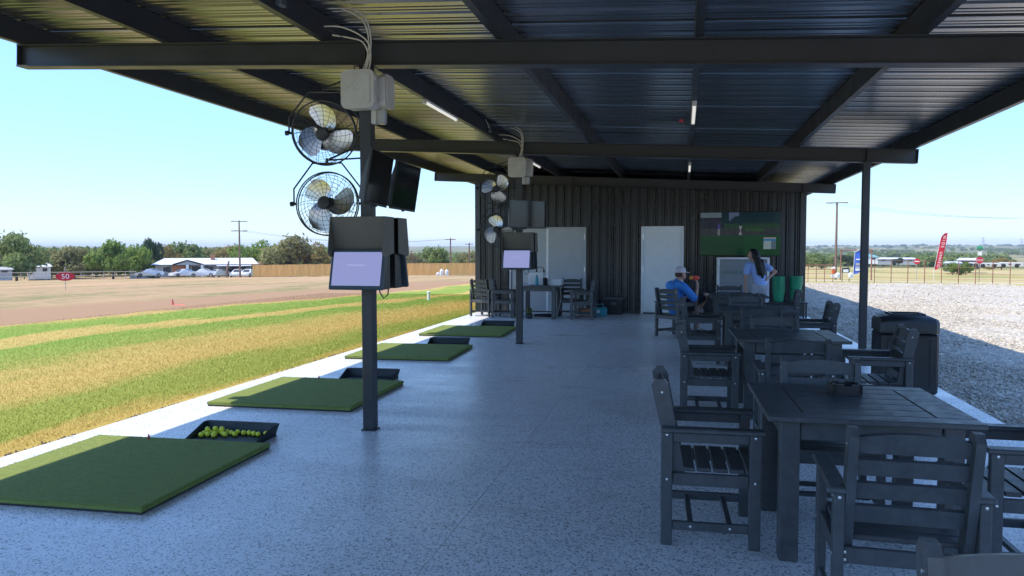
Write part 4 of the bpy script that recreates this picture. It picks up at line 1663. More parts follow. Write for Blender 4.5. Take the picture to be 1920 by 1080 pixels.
# ------------------------------------------------------------------ litter bin
t = thing('litter_bin', 'square black litter bin with domed lid at the patio edge', 'litter bin', (2.37, 9.02, 0), R(-2))
mb = MB()
mb.box((0, 0, .325), (.56, .52, .64), .02)
mb.build('body', 'black', t)
for Mx in (Matrix.Identity(4), Matrix.Rotation(R(90), 4, 'Z'), Matrix.Rotation(R(180), 4, 'Z'), Matrix.Rotation(R(-90), 4, 'Z')):
    dd = .262 if abs(Mx[0][0]) > .5 else .282
    mb = MB()
    for a_, b_, c_, d_ in ((0, .60, .44, .03), (0, .07, .44, .03)):
        mb.box((a_, -dd, b_), (c_, .012, d_), .004, Mx)
    for s in (-1, 1):
        mb.box((s * .205, -dd, .335), (.03, .012, .50), .004, Mx)
    mb.build('panel_frame', 'black', t)
mb = MB()
prof = [(.290, .270, .655), (.290, .270, .765), (.275, .255, .80), (.20, .19, .835), (.15, .14, .838)]
vs, fs = [], []
for a_, b_, z in prof:
    c_ = .04
    vs += [(-a_ + c_, -b_, z), (a_ - c_, -b_, z), (a_, -b_ + c_, z), (a_, b_ - c_, z), (a_ - c_, b_, z), (-a_ + c_, b_, z), (-a_, b_ - c_, z), (-a_, -b_ + c_, z)]
for i in range(len(prof) - 1):
    for j in range(8):
        fs.append((i * 8 + j, i * 8 + (j + 1) % 8, i * 8 + 8 + (j + 1) % 8, i * 8 + 8 + j))
fs += [tuple(range(8))[::-1], tuple(range(len(prof) * 8 - 8, len(prof) * 8))]
mb.add(vs, fs)
lid = mb.build('lid', 'black', t, True)
mb = MB()
for s in (-1, 1):
    mb.box((s * .16, 0, .842), (.03, .30, .024), .006)
    mb.box((0, s * .14, .842), (.29, .03, .024), .006)
mb.build('opening_rim', 'black', lid)

# ------------------------------------------------------------------ clutter by the double door
def put(name, label, cat, mat, fn, loc, rz=0, smooth=False, group=None):
    mb = MB()
    fn(mb)
    o = mb.build(name, mat, None, smooth, loc, (0, 0, rz))
    return tag(o, label, cat, group)
put('white_carton', 'tall white carton on the cluttered table', 'box', 'offwhite', lambda m: m.box((0, 0, .14), (.34, .22, .28), .004), (-3.30, 17.12, .7405), .1)
t = thing('open_box', 'low open white box at the right end of the cluttered table', 'box', (-2.90, 17.05, .7405), -.05)
for a_, b_ in (((0, 0, .004), (.44, .30, .008)), ((0, -.147, .065), (.44, .006, .114)), ((0, .147, .065), (.44, .006, .114)), ((-.217, 0, .065), (.006, .287, .114)), ((.217, 0, .065), (.006, .287, .114))):
    mb = MB()
    mb.box(a_, b_)
    mb.build('side', 'offwhite', t)
t = thing('water_bottle', 'slim blue bottle standing on the cluttered table', 'bottle', (-3.22, 16.80, .7405))
mb = MB()
mb.lathe([(.033, 0), (.036, .01), (.036, .16), (.02, .195), (.018, .2)], 14)
mb.build('body', 'teal', t, True)
mb = MB()
mb.lathe([(.02, .2), (.02, .225), (.012, .23)], 12)
mb.build('cap', 'black', t, True)
t = thing('card_reader', 'dark handheld device leaning on a stand on the cluttered table', 'device', (-3.02, 16.78, .7405), .3)
mb = MB()
mb.box((0, 0, .09), (.10, .02, .18), .004, Matrix.Rotation(R(-22), 4, 'X'))
mb.build('body', 'black', t)
mb = MB()
mb.box((0, .05, .01), (.09, .12, .02), .004)
mb.build('stand', 'black', t)
t = thing('headset', 'black headset hung over the tall white carton', 'headset', (-3.20, 17.10, 1.021))
mb = MB()
mb.tube([(-.09, 0, .02), (-.08, 0, .09), (0, 0, .13), (.08, 0, .09), (.09, 0, .02)], .009, 8)
mb.build('band', 'black', t, True)
for s in (-1, 1):
    mb = MB()
    mb.ball((s * .085, 0, .035), (.022, .035, .035), 10, 8)
    mb.build('ear_cup', 'black', t, True)
put('paper_sheets', 'loose pale papers on the left of the cluttered table', 'papers', 'offwhite', lambda m: (m.box((0, 0, .003), (.21, .29, .006), 0), m.box((.05, .02, .008), (.2, .28, .004), 0, Matrix.Rotation(.3, 4, 'Z'))), (-3.50, 16.8, .7405))
conduit('charging_cable', 'thin grey cable hanging from the right end of the cluttered table', [[(-2.92, 16.80, .743), (-2.70, 16.62, .745), (-2.655, 16.58, .70), (-2.64, 16.6, .45), (-2.70, 16.62, .2), (-2.78, 16.7, .012), (-2.95, 16.9, .01)]], .004, 'cable')
# bag under the table
t = thing('leaf_blower', 'green and black power tool standing on the floor under the cluttered table', 'tool', (-3.36, 16.62, 0))
mb = MB()
mb.box((0, 0, .06), (.14, .16, .12), .03)
mb.build('base', 'black', t)
mb = MB()
mb.lathe([(.05, .12), (.065, .14), (.06, .22), (.03, .25), (.01, .255)], 12)
mb.build('housing', MT['leaf_green'], t, True)
mb = MB()
mb.tube([(0, -.06, .16), (0, -.11, .2), (0, -.08, .27), (0, 0, .27)], .014, 8)
mb.build('handle', 'black', t, True)
t = thing('blower_tube', 'black and yellow tube lying on the floor behind the table leg', 'tool', (-3.05, 17.0, 0), .3)
mb = MB()
mb.tube([(-.28, 0, .045), (0, 0, .045), (.2, 0, .045)], [.03, .04, .045], 12)
mb.build('tube', 'black', t, True)
mb = MB()
mb.tube([(-.30, 0, .045), (-.40, .01, .04)], [.032, .02], 12)
mb.build('nozzle', MT['leaf_yellow'], t, True)
t = thing('toolbox', 'bright teal toolbox on the floor under the right chair', 'toolbox', (-1.90, 17.62, 0), .1)
mb = MB()
mb.box((0, 0, .10), (.36, .22, .20), .02)
mb.build('body', 'teal', t)
mb = MB()
mb.tube([(-.1, 0, .195), (-.1, 0, .27), (.1, 0, .27), (.1, 0, .195)], .014, 8)
mb.build('handle', 'teal', t, True)
mb = MB()
mb.box((-.02, -.114, .11), (.06, .012, .06), .003)
mb.build('latch', 'white', t)
put('red_crate', 'dark red crate on the floor beneath the right chair', 'crate', MT['brick'], lambda m: (m.box((0, 0, .09), (.30, .22, .17), .01), m.box((0, 0, .185), (.27, .19, .012), .004)), (-2.22, 17.35, 0))
t = thing('storage_tub', 'dark plastic storage tub against the black wall', 'tub', (-1.60, 18.10, 0), 0)
mb = MB()
z0, z1 = 0, .37
vs = [(-.18, -.14, z0), (.18, -.14, z0), (.18, .14, z0), (-.18, .14, z0), (-.215, -.17, z1), (.215, -.17, z1), (.215, .17, z1), (-.215, .17, z1)]
mb.add(vs, [(3, 2, 1, 0), (4, 5, 6, 7), (0, 1, 5, 4), (1, 2, 6, 5), (2, 3, 7, 6), (3, 0, 4, 7)])
mb.build('body', 'black', t)
mb = MB()
mb.box((0, 0, .385), (.47, .38, .03), .008)
mb.build('lid', 'tvgrey', t)
mb = MB()
mb.box((0, -.168, .27), (.12, .02, .05), .006)
mb.build('handle', 'tvgrey', t)

# ------------------------------------------------------------------ people
def body_mesh(name, caps, balls, mat, voxel=.009, smooth_it=6):
    mb = MB()
    for p, q, r0, r1 in caps:
        p, q = Vector(p), Vector(q)
        n_ = 5
        pts, rs = [], []
        d_ = (q - p).normalized()
        for a in (-90, -60, -30):
            pts.append(p + d_ * r0 * math.sin(R(a)))
            rs.append(max(.001, r0 * math.cos(R(a))))
        for i in range(n_ + 1):
            u = i / n_
            pts.append(p.lerp(q, u))
            rs.append(r0 + (r1 - r0) * u)
        for a in (30, 60, 90):
            pts.append(q + d_ * r1 * math.sin(R(a)))
            rs.append(max(.001, r1 * math.cos(R(a))))
        mb.tube(pts, rs, 12)
    for b_ in balls:
        c_, r_ = b_[0], b_[1]
        mb.ball(c_, r_, 14, 10, b_[2] if len(b_) > 2 else None)
    o = mb.build('tmp', mat)
    rm = o.modifiers.new('r', 'REMESH')
    rm.mode = 'VOXEL'
    rm.voxel_size = voxel
    rm.use_smooth_shade = True
    sm = o.modifiers.new('s', 'SMOOTH')
    sm.factor = .5
    sm.iterations = smooth_it
    me = bake(o, name)
    me.materials.clear()
    me.materials.append(MT[mat] if isinstance(mat, str) else mat)
    me.polygons.foreach_set('use_smooth', [True] * len(me.polygons))
    bpy.data.objects.remove(o)
    return me
def hand(caps, wrist, dirv, palm, spread, curl=.3, L_=.085, thumb_side=1):
    """fingers as short chains from the palm; dirv: along the hand, palm: normal, spread: across"""
    d_, pn, sp = Vector(dirv).normalized(), Vector(palm).normalized(), Vector(spread).normalized()
    w_ = Vector(wrist)
    caps.append((w_, w_ + d_ * .04, .024, .030))
    for s in (-.5, .5):
        caps.append((w_ + d_ * .03 + sp * s * .035, w_ + d_ * .085 + sp * s * .045, .017, .014))
    for k_, ln in enumerate((.065, .075, .07, .055)):
        b0 = w_ + d_ * .088 + sp * (k_ - 1.5) * .021
        b1 = b0 + (d_ * math.cos(curl) + pn * math.sin(curl)) * ln * .5
        b2 = b1 + (d_ * math.cos(curl * 2.4) + pn * math.sin(curl * 2.4)) * ln * .55
        caps.append((b0, b1, .0095, .009))
        caps.append((b1, b2, .009, .0075))
    b0 = w_ + d_ * .025 + sp * thumb_side * -.03
    b1 = b0 + (d_ * .7 - sp * thumb_side * .6 + pn * .3).normalized() * .04
    b2 = b1 + (d_ * .9 + pn * .4).normalized() * .032
    caps.append((b0, b1, .013, .011))
    caps.append((b1, b2, .011, .009))

# seated man: local +Y is where he faces
t = thing('person', 'seated man in white cap and blue shirt holding a red snack bag', 'person', (MANC[0] + .085, MANC[1] + .07, 0), R(-52))
caps, balls = [], []
H0 = Vector((0, -.02, 1.105))
caps += [((0, -.10, .52), (0, -.13, .72), .125, .13), ((0, -.13, .72), (0, -.13, .88), .13, .12), ((-.13, -.12, .915), (.13, -.12, .915), .065, .065), ((0, -.10, .92), (0, -.05, 1.04), .062, .055)]
balls += [((H0.x, H0.y, H0.z), (.076, .095, .112)), ((0, .045, 1.06), (.055, .05, .055)), ((0, .088, 1.095), (.014, .02, .022)), ((-.078, -.02, 1.10), (.012, .022, .032)), ((.078, -.02, 1.10), (.012, .022, .032)), ((0, .066, 1.045), (.028, .016, .012))]
sR, eR, wR = (.19, -.11, .90), (.27, .10, .665), (.155, .235, .885)
sL, eL, wL = (-.19, -.11, .90), (-.27, .06, .68), (-.235, .26, .665)
caps += [(sR, eR, .055, .043), (eR, wR, .042, .028), (sL, eL, .055, .043), (eL, wL, .042, .028)]
hand(caps, wR, (-.25, .15, .95), (-.6, -.6, .1), (.55, -.75, 0), .55)
hand(caps, wL, (.1, 1, -.02), (0, 0, -1), (1, 0, 0), .35, thumb_side=-1)
kR, aR = (.13, .44, .715), (-.16, .56, .47)
kL, aL = (-.11, .40, .50), (-.10, .46, .10)
caps += [((.09, -.06, .50), kR, .088, .062), (kR, aR, .058, .038), ((-.09, -.06, .50), kL, .088, .062), (kL, aL, .056, .038)]
caps += [(aR, (-.22, .62, .43), .036, .03), (aL, (-.10, .56, .06), .036, .032)]
link('body', body_mesh('man_body', caps, balls, 'skin', .0085, 5), t)
sc_, sb = [], []
sc_ += [((0, -.10, .50), (0, -.135, .72), .150, .152), ((0, -.135, .72), (0, -.13, .86), .152, .138), ((-.135, -.12, .91), (.135, -.12, .91), .082, .082), ((0, -.12, .93), (0, -.10, .96), .085, .072)]
sc_ += [(sR, tuple(Vector(sR).lerp(Vector(eR), .88)), .076, .072), (sL, tuple(Vector(sL).lerp(Vector(eL), .88)), .076, .072)]
link('shirt', body_mesh('man_shirt', sc_, [((0, -.06, .62), (.155, .13, .14))], 'shirt_blue', .011, 5), t)
pc = [((0, -.09, .48), (0, -.09, .50), .145, .135), ((.09, -.06, .50), tuple(Vector((.09, -.06, .5)).lerp(Vector(kR), .82)), .105, .088), ((-.09, -.06, .5), tuple(Vector((-.09, -.06, .5)).lerp(Vector(kL), .82)), .105, .088)]
link('shorts', body_mesh('man_shorts', pc, [], 'navy', .012, 4), t)
for a_, b_, c_ in ((aR, (-.235, .63, .42), (-.15, .58, .42)), (aL, (-.10, .60, .045), (-.10, .44, .05))):
    link('shoe', body_mesh('man_shoe', [(c_, b_, .046, .040), (a_, c_, .044, .046)], [], 'shoe', .010, 3), t)
hm = body_mesh('man_hair', [], [((0, -.035, 1.10), (.082, .088, .075))], 'hairbrown', .010, 3)
link('hair', hm, t)
mb = MB()
prof = [(.094, .0), (.096, .03), (.088, .065), (.062, .095), (.03, .108), (.002, .111)]
mb.lathe(prof, 20, Matrix.Translation((0, -.022, 1.135)) @ Matrix.Diagonal((.93, 1.12, 1, 1)))
cp = mb.build('cap', 'cap', t, True)
mb = MB()
nn = 10
vs = []
for i in range(nn + 1):
    a = math.pi * i / nn
    vs += [(.075 * math.cos(a), .055 + .02 * math.sin(a), 1.143), (.080 * math.cos(a), .07 + .105 * math.sin(a), 1.128 - .0 * math.sin(a))]
vs2 = [(x_, y_, z_ + .006) for x_, y_, z_ in vs]
k0 = len(vs)
fs = []
for i in range(nn):
    a, b, c_, d_ = 2 * i, 2 * i + 1, 2 * i + 3, 2 * i + 2
    fs += [(a, b, c_, d_), (k0 + d_, k0 + c_, k0 + b, k0 + a), (b, k0 + b, k0 + c_, c_)]
mb.add(vs + vs2, fs)
mb.build('cap_peak', 'cap', cp, True)
mb = MB()
mb.box((0, .086, 1.185), (.03, .012, .026), .004)
mb.build('cap_badge', 'navy', cp)
mp_ = Matrix.Rotation(R(-52), 4, 'Z') @ Vector((.09, .235, 1.045)) + Vector((MANC[0] + .085, MANC[1] + .07, 0))
s_ = thing('snack_bag', 'small red snack bag raised to the face of the man', 'snack', tuple(mp_), R(20))
mb = MB()
mb.ball((0, 0, -.01), (.085, .028, .048), 12, 8)
mb.build('wrapper', 'snack', s_, True)
mb = MB()
mb.ball((-.075, .0, -.005), (.04, .032, .04), 10, 8)
mb.build('filling', 'snack2', s_, True)

# standing woman, seen from behind, head turned left
t = thing('person', 'woman in pale blue tee with long dark hair, hand on hip', 'person', (1.50, 16.35, 0), R(4))
caps, balls = [], []
caps += [((.05, 0, .80), (.03, 0, .90), .125, .115), ((.03, 0, .90), (-.02, .0, 1.08), .105, .105), ((-.02, 0, 1.08), (-.05, .0, 1.20), .11, .095), ((-.17, 0, 1.235), (.08, .01, 1.225), .052, .052), ((-.06, 0, 1.23), (-.10, .01, 1.36), .045, .042)]
HC = (-.11, .01, 1.425)
balls += [(HC, (.090, .078, .108)), ((-.165, .02, 1.39), (.042, .045, .05)), ((-.203, .025, 1.415), (.016, .013, .018)), ((-.10, -.065, 1.42), (.02, .012, .03)), ((-.188, .023, 1.375), (.012, .024, .01))]
sR, eR, wR = (.115, .01, 1.215), (.335, -.05, 1.085), (.175, -.09, .935)
sL, eL, wL = (-.20, .0, 1.225), (-.245, -.0, .99), (-.235, .06, .76)
caps += [(sR, eR, .043, .036), (eR, wR, .035, .024), (sL, eL, .043, .036), (eL, wL, .035, .024)]
hand(caps, wR, (-.9, .15, -.45), (.1, 1, 0), (0, -.3, 1), .3)
hand(caps, wL, (.05, .15, -1), (1, 0, 0), (0, 1, 0), .3)
caps += [((-.03, 0, .82), (-.03, .0, .45), .09, .058), ((-.03, 0, .45), (-.04, -.01, .09), .055, .036), ((.12, 0, .82), (.13, .02, .45), .09, .058), ((.13, .02, .45), (.13, .0, .09), .055, .036)]
link('body', body_mesh('woman_body', caps, balls, 'skin', .0085, 5), t)
sc_ = [((.055, 0, .85), (.035, 0, .95), .142, .128), ((.035, 0, .95), (-.02, 0, 1.10), .126, .124), ((-.02, 0, 1.10), (-.045, 0, 1.20), .122, .105), ((-.17, 0, 1.225), (.085, .01, 1.215), .066, .066)]
sc_ += [(sR, tuple(Vector(sR).lerp(Vector(eR), .55)), .064, .066), (sL, tuple(Vector(sL).lerp(Vector(eL), .62)), .064, .068)]
link('shirt', body_mesh('woman_tee', sc_, [], 'shirt_pale', .011, 5), t)
pc = [((.05, 0, .78), (.05, 0, .86), .138, .125), ((-.03, 0, .80), (-.035, .0, .42), .10, .070), ((-.035, 0, .42), (-.04, -.01, .12), .068, .055), ((.125, 0, .80), (.13, .02, .42), .10, .070), ((.13, .02, .42), (.13, .0, .12), .068, .055)]
link('trousers', body_mesh('woman_jeans', pc, [], 'jeans', .012, 4), t)
for x_ in (-.04, .13):
    link('shoe', body_mesh('woman_shoe', [((x_, -.03, .045), (x_, .16, .038), .042, .036)], [], 'shoe', .010, 3), t)
hc = [((-.075, -.005, 1.47), (-.045, -.06, 1.40), .088, .085), ((-.045, -.06, 1.40), (.0, -.115, 1.22), .075, .072), ((.0, -.115, 1.22), (.055, -.13, 1.05), .07, .05), ((.055, -.13, 1.05), (.075, -.135, .965), .05, .022), ((-.04, -.10, 1.3), (-.01, -.13, 1.03), .05, .028), ((.06, -.1, 1.3), (.11, -.125, 1.04), .05, .022), ((-.12, .02, 1.50), (-.07, .02, 1.48), .06, .07)]
link('hair', body_mesh('woman_hair', hc, [], 'hair', .010, 3), t)
wt = MB()
wt.tube([(wR[0] + .035 * math.cos(a) * .6 + .012, wR[1] + .035 * math.sin(a), wR[2] + .012 + .022 * math.cos(a)) for a in np.linspace(0, 6.283, 14, endpoint=False)], .008, 6, True)
wt.build('wristwatch', 'white', t, True)
# ------------------------------------------------------------------ far surroundings
def bear(px, r_):
    a = math.atan((px - 960) / 1422.13) - YAW
    return r_ * math.sin(a), r_ * math.cos(a)
def mpp(px, r_):
    return r_ * math.cos(math.atan((px - 960) / 1422.13)) / 1422.13
def hz(py, px, r_):
    return EYE + (467.1 - py) * mpp(px, r_)
def facing(px):
    return -(math.atan((px - 960) / 1422.13) - YAW)

# --- trees
def crown_mesh(name, mat, seed, n_=2600, leaf=.05, lobes=9, flat=.8, bare=0.0):
    """unit crown: spans about -1..1 in x,y and 0..1 in z"""
    g = np.random.default_rng(seed)
    lc = np.stack([g.uniform(-.62, .62, lobes), g.uniform(-.62, .62, lobes), g.uniform(.22, .78, lobes)], -1)
    lc[0] = (0, 0, .72)
    lr = g.uniform(.26, .48, lobes)
    k_ = g.integers(0, lobes, n_)
    d_ = g.normal(size=(n_, 3))
    d_ /= np.linalg.norm(d_, axis=1, keepdims=True)
    rad = lr[k_] * (g.uniform(.35, 1, n_) ** .5) * g.uniform(.85, 1.12, n_)
    P = lc[k_] + d_ * rad[:, None] * np.array([1, 1, .62])
    # clumpy gaps
    q = np.sin(P[:, 0] * 9 + seed) * np.sin(P[:, 1] * 8 + 2 * seed) * np.sin(P[:, 2] * 13 + seed)
    keep = (q > -.45) & (P[:, 2] > .02)
    P = P[keep]
    n2 = len(P)
    s = leaf * g.uniform(.5, 1.35, n2)
    nrm = d_[keep] * .7 + np.array([0, 0, .5]) + g.normal(size=(n2, 3)) * .5
    nrm /= np.linalg.norm(nrm, axis=1, keepdims=True)
    u = np.cross(nrm, g.normal(size=(n2, 3)))
    u /= np.linalg.norm(u, axis=1, keepdims=True)
    v = np.cross(nrm, u)
    V = np.stack([P - u * s[:, None], P + v * s[:, None] * .6, P + u * s[:, None], P - v * s[:, None] * .6], 1)
    return arr_mesh(name, V.reshape(-1, 3), np.arange(4 * n2).reshape(n2, 4), mat)
def trunk_mesh(seed):
    r2 = random.Random(seed)
    mb = MB()
    mb.tube([(0, 0, -.15), (.02, 0, .15), (.0, .02, .42), (.03, 0, .75)], [.055, .045, .035, .012], 8)
    for k_ in range(6):
        a = k_ * 1.05 + r2.uniform(-.3, .3)
        z = r2.uniform(.12, .4)
        mb.tube([(0, 0, z), (.28 * math.cos(a), .28 * math.sin(a), z + .2), (.55 * math.cos(a), .55 * math.sin(a), z + .38)], [.026, .017, .006], 6)
    return mb.mesh('trunk', 'bark', True)
crowns = {}
for nm, cnt in (('leaf_green', 3), ('leaf_bright', 2), ('leaf_olive', 3), ('leaf_yellow', 2), ('leaf_dark', 1), ('leaf_bare', 1)):
    crowns[nm] = [crown_mesh('crown', nm, 10 * i + len(nm), 3800 if nm != 'leaf_bare' else 700, .052) for i in range(cnt)]
trunks = [trunk_mesh(i) for i in range(3)]
def tree(name, label, px, top, wpx, r_, kind, i, base=None, group='trees beyond the field'):
    x, y = bear(px, r_)
    z0 = G(x, y) - .05
    z1 = hz(top, px, r_)
    H_ = z1 - z0
    Wd = wpx * mpp(px, r_) / 2 * 1.45
    t = thing(name, label, 'tree', (x, y, z0), i * 1.3, group)
    o = link('crown', crowns[kind][i % len(crowns[kind])], t, (0, 0, H_ * .02))
    o.scale = (Wd, Wd, H_ * .98)
    o2 = link('trunk', trunks[i % 3], t)
    o2.scale = (Wd * .8, Wd * .8, H_ * .85)
    return t
TL_ = [
 (30, 434, 88, 152, 'leaf_green', 'tallest spreading tree at the far left edge'),
 (95, 461, 60, 172, 'leaf_olive', 'low olive tree between the tallest left tree and the 50 sign'),
 (140, 459, 70, 166, 'leaf_olive', 'rounded olive tree standing behind the 50 sign'),
 (180, 464, 52, 176, 'leaf_green', 'dull green tree just right of the 50 sign'),
 (212, 446, 76, 156, 'leaf_bright', 'broad bright green tree left of the silver car'),
 (256, 453, 56, 152, 'leaf_bright', 'bright green tree above the silver car'),
 (282, 446, 34, 160, 'leaf_dark', 'narrow dark spiky tree left of the white roofed house'),
 (312, 454, 46, 170, 'leaf_yellow', 'yellowing tree behind the left end of the house'),
 (352, 452, 62, 174, 'leaf_green', 'green tree behind the front gable of the house'),
 (392, 463, 60, 184, 'leaf_olive', 'olive tree behind the chimney of the house'),
 (432, 457, 62, 180, 'leaf_yellow', 'orange tinged tree behind the right end of the roof'),
 (492, 446, 70, 158, 'leaf_bright', 'green tree right of the utility pole'),
 (545, 441, 92, 152, 'leaf_olive', 'large olive tree above the cedar fence'),
 (596, 450, 56, 154, 'leaf_yellow', 'brownish tree half hidden by the nearest kiosk'),
 (640, 455, 60, 158, 'leaf_olive', 'olive tree hidden behind the nearest post'),
 (766, 470, 30, 150, 'leaf_bare', 'thin bare tree right of the nearest kiosk'),
 (786, 478, 30, 165, 'leaf_olive', 'small olive tree beside the bare one'),
 (822, 461, 56, 150, 'leaf_green', 'round green tree behind the cedar fence, left of the black building'),
 (868, 471, 48, 160, 'leaf_olive', 'low olive tree touching the black building wall')]
for i, (px, top, wpx, r_, kd, lb) in enumerate(TL_):
    tree('field_tree', lb, px, top, wpx, r_, kd, i)
TR_ = [(1516, 475, 34, 240, 'leaf_green', 'left tree of the green pair beside the right wall corner'), (1540, 477, 30, 235, 'leaf_green', 'right tree of the green pair near the right wall corner'),
       (1561, 481, 18, 245, 'leaf_bare', 'brownish bare tree behind the right utility pole'), (1590, 478, 26, 270, 'leaf_dark', 'dark tree between the pole and the blue banner'),
       (1660, 480, 24, 330, 'leaf_olive', 'olive tree behind the long white roofs'), (1684, 484, 16, 290, 'leaf_dark', 'small dark tree in front of the long white roofs'),
       (1786, 491, 24, 165, 'leaf_bright', 'bright bush right of the red feather flag'), (1811, 491, 20, 165, 'leaf_bright', 'bright bush in front of the blue roofed house'),
       (1878, 482, 40, 260, 'leaf_yellow', 'yellowish trees behind the white trailers')]
for i, (px, top, wpx, r_, kd, lb) in enumerate(TR_):
    tree('valley_tree', lb, px, top, wpx, r_, kd, i + 3, group='trees in the valley to the right')

# --- far woods as one mass
def woods():
    g = np.random.default_rng(21)
    Vs, Fs = [], []
    base = crown_mesh('tmpc', None, 77, 110, .17, 7)
    co = np.empty(len(base.vertices) * 3, np.float32)
    base.vertices.foreach_get('co', co)
    co = co.reshape(-1, 3)
    nq = len(co) // 4
    off = 0
    def put_(a, r_, s, h):
        nonlocal off
        x, y = r_ * math.sin(a), r_ * math.cos(a)
        ca, sa = math.cos(a * 37), math.sin(a * 37)
        P = co * np.array([s, s, h])
        P = np.stack([P[:, 0] * ca - P[:, 1] * sa + x, P[:, 0] * sa + P[:, 1] * ca + y, P[:, 2] + G(x, y) - .4], -1)
        Vs.append(P)
        Fs.append(np.arange(len(P)).reshape(-1, 4) + off)
        off += len(P)
    for k_ in range(1500):
        r_ = 320 * (10 ** g.uniform(0, 1.0))
        a = g.uniform(.10, .50)
        cl = math.sin(a * 40 + r_ * .004) + math.sin(a * 23 - r_ * .011)
        if cl < .1 and r_ < 2600:
            continue
        put_(a, r_, g.uniform(3.5, 8) * (1 + r_ / 3000), g.uniform(3, 5.5) * (1 + r_ / 6000))
    for k_ in range(420):
        r_ = g.uniform(178, 300)
        put_(g.uniform(-.95, -.42), r_, g.uniform(3.5, 6), g.uniform(5.2, 6.6) + (r_ - 178) * .008)
    for k_ in range(160):
        r_ = g.uniform(230, 600)
        put_(g.uniform(-.45, -.15), r_, g.uniform(4, 7), g.uniform(3, 5.2))
    bpy.data.meshes.remove(base)
    o = link('distant_woods', arr_mesh('distant_woods', np.concatenate(Vs), np.concatenate(Fs), 'leaf_green'))
    tag(o, 'hazy wooded valley stretching to the horizon', 'woods', kind='stuff')
woods()

# --- utility poles
def utility_pole(label, px, top, r_, arms, bot=None):
    x, y = bear(px, r_)
    z0 = G(x, y) - .3
    z1 = hz(top, px, r_)
    t = thing('utility_pole', label, 'utility pole', (x, y, z0), facing(px), 'wooden utility poles')
    mb = MB()
    mb.tube([(0, 0, 0), (0, 0, z1 - z0)], [.17, .11], 8)
    mb.build('pole', 'polewood', t, True)
    for dz, w_ in arms:
        mb = MB()
        mb.box((0, -.12, z1 - z0 - dz), (w_, .10, .12), .01)
        a_ = mb.build('crossarm', 'polewood', t)
        mb = MB()
        for s in (-.46, -.25, .25, .46):
            mb.lathe([(.04, 0), (.06, .05), (.03, .1), (.05, .14), (.02, .18)], 8, Matrix.Translation((s * w_, -.12, z1 - z0 - dz + .06)))
        mb.build('insulators', 'white', a_)
    return x, y, z1
p1 = utility_pole('tall utility pole with two crossarms in front of the white roofed house', 450, 413, 135, ((.15, 2.6), (1.75, 2.6)))
p2 = utility_pole('slim utility pole behind the cedar fence near the black building', 845, 446, 140, ((.3, 2.0),))
p2b = utility_pole('short utility pole touching the edge of the black building', 880, 455, 150, ((.3, 1.6),))
p3 = utility_pole('utility pole with one crossarm seen past the right wall corner', 1567, 380, 105, ((.1, 2.6),))
def wires(label, A, B, sag, offs):
    t = thing('power_line', label, 'power line', (0, 0, 0))
    for o_ in offs:
        mb = MB()
        pts = []
        for i in range(13):
            u = i / 12
            pts.append((A[0] + (B[0] - A[0]) * u + o_, A[1] + (B[1] - A[1]) * u, A[2] + (B[2] - A[2]) * u - sag * 4 * u * (1 - u)))
        mb.tube(pts, .014, 4)
        mb.build('wire', 'black', t)
wires('thin power lines running from the two armed pole towards the black building', (p1[0], p1[1], p1[2] - 1.6), (p2[0], p2[1], p2[2] - .2), 1.2, (-.8, .8))
wires('thin power lines running right from the pole past the wall corner', (p3[0], p3[1], p3[2] - .2), (bear(2050, 130)[0], bear(2050, 130)[1], hz(405, 2050, 130)), 1.0, (-.9, .9))
def pylon(label, px, top, r_):
    x, y = bear(px, r_)
    z0, z1 = G(x, y), hz(top, px, r_)
    H_ = z1 - z0
    t = thing('lattice_pylon', label, 'pylon', (x, y, z0), facing(px), 'distant lattice pylons')
    mb = MB()
    w0, w1 = H_ * .09, H_ * .018
    for sx in (-1, 1):
        for sy in (-1, 1):
            mb.tube([(sx * w0, sy * w0, 0), (sx * w1, sy * w1, H_)], H_ * .006, 4)
    for i in range(8):
        u, v = i / 8, (i + 1) / 8
        a, b = w0 + (w1 - w0) * u, w0 + (w1 - w0) * v
        for sy in (-1, 1):
            mb.tube([(-a, sy * a, H_ * u), (b, sy * b, H_ * v)], H_ * .004, 4)
            mb.tube([(a, sy * a, H_ * u), (-b, sy * b, H_ * v)], H_ * .004, 4)
    mb.build('tower', 'stucco', t)
    for z in (.72, .84, .96):
        mb = MB()
        mb.tube([(-H_ * .11, 0, H_ * z), (H_ * .11, 0, H_ * z)], H_ * .006, 4)
        mb.build('crossarm', 'stucco', t)
pylon('faint pylon on the horizon right of the red feather flag', 1842, 446, 900)
pylon('faint pylon on the horizon near the right picture edge', 1914, 449, 1000)

# --- 50 sign
x, y = bear(122, 46)
z0 = G(x, y)
t = thing('yardage_sign', 'red oval yardage sign reading 50 standing in the dry field', 'sign', (x, y, z0), facing(122))
mb = MB()
mb.tube([(0, .02, -.1), (0, .02, hz(499, 122, 46) - z0)], .016, 8)
mb.build('stake', 'stucco', t, True)
zc = hz(517.5, 122, 46) - z0
mb = MB()
mb.prism([(.44 * math.cos(a), zc + .225 * math.sin(a)) for a in np.linspace(0, 6.2832, 36, endpoint=False)], 'y', -.015, .0)
pn = mb.build('panel', 'sign_red', t)
link('lettering', text_mesh('50', .36, 'white', .003, 1.05), pn, (0, -.019, zc - .005), (R(90), 0, 0))

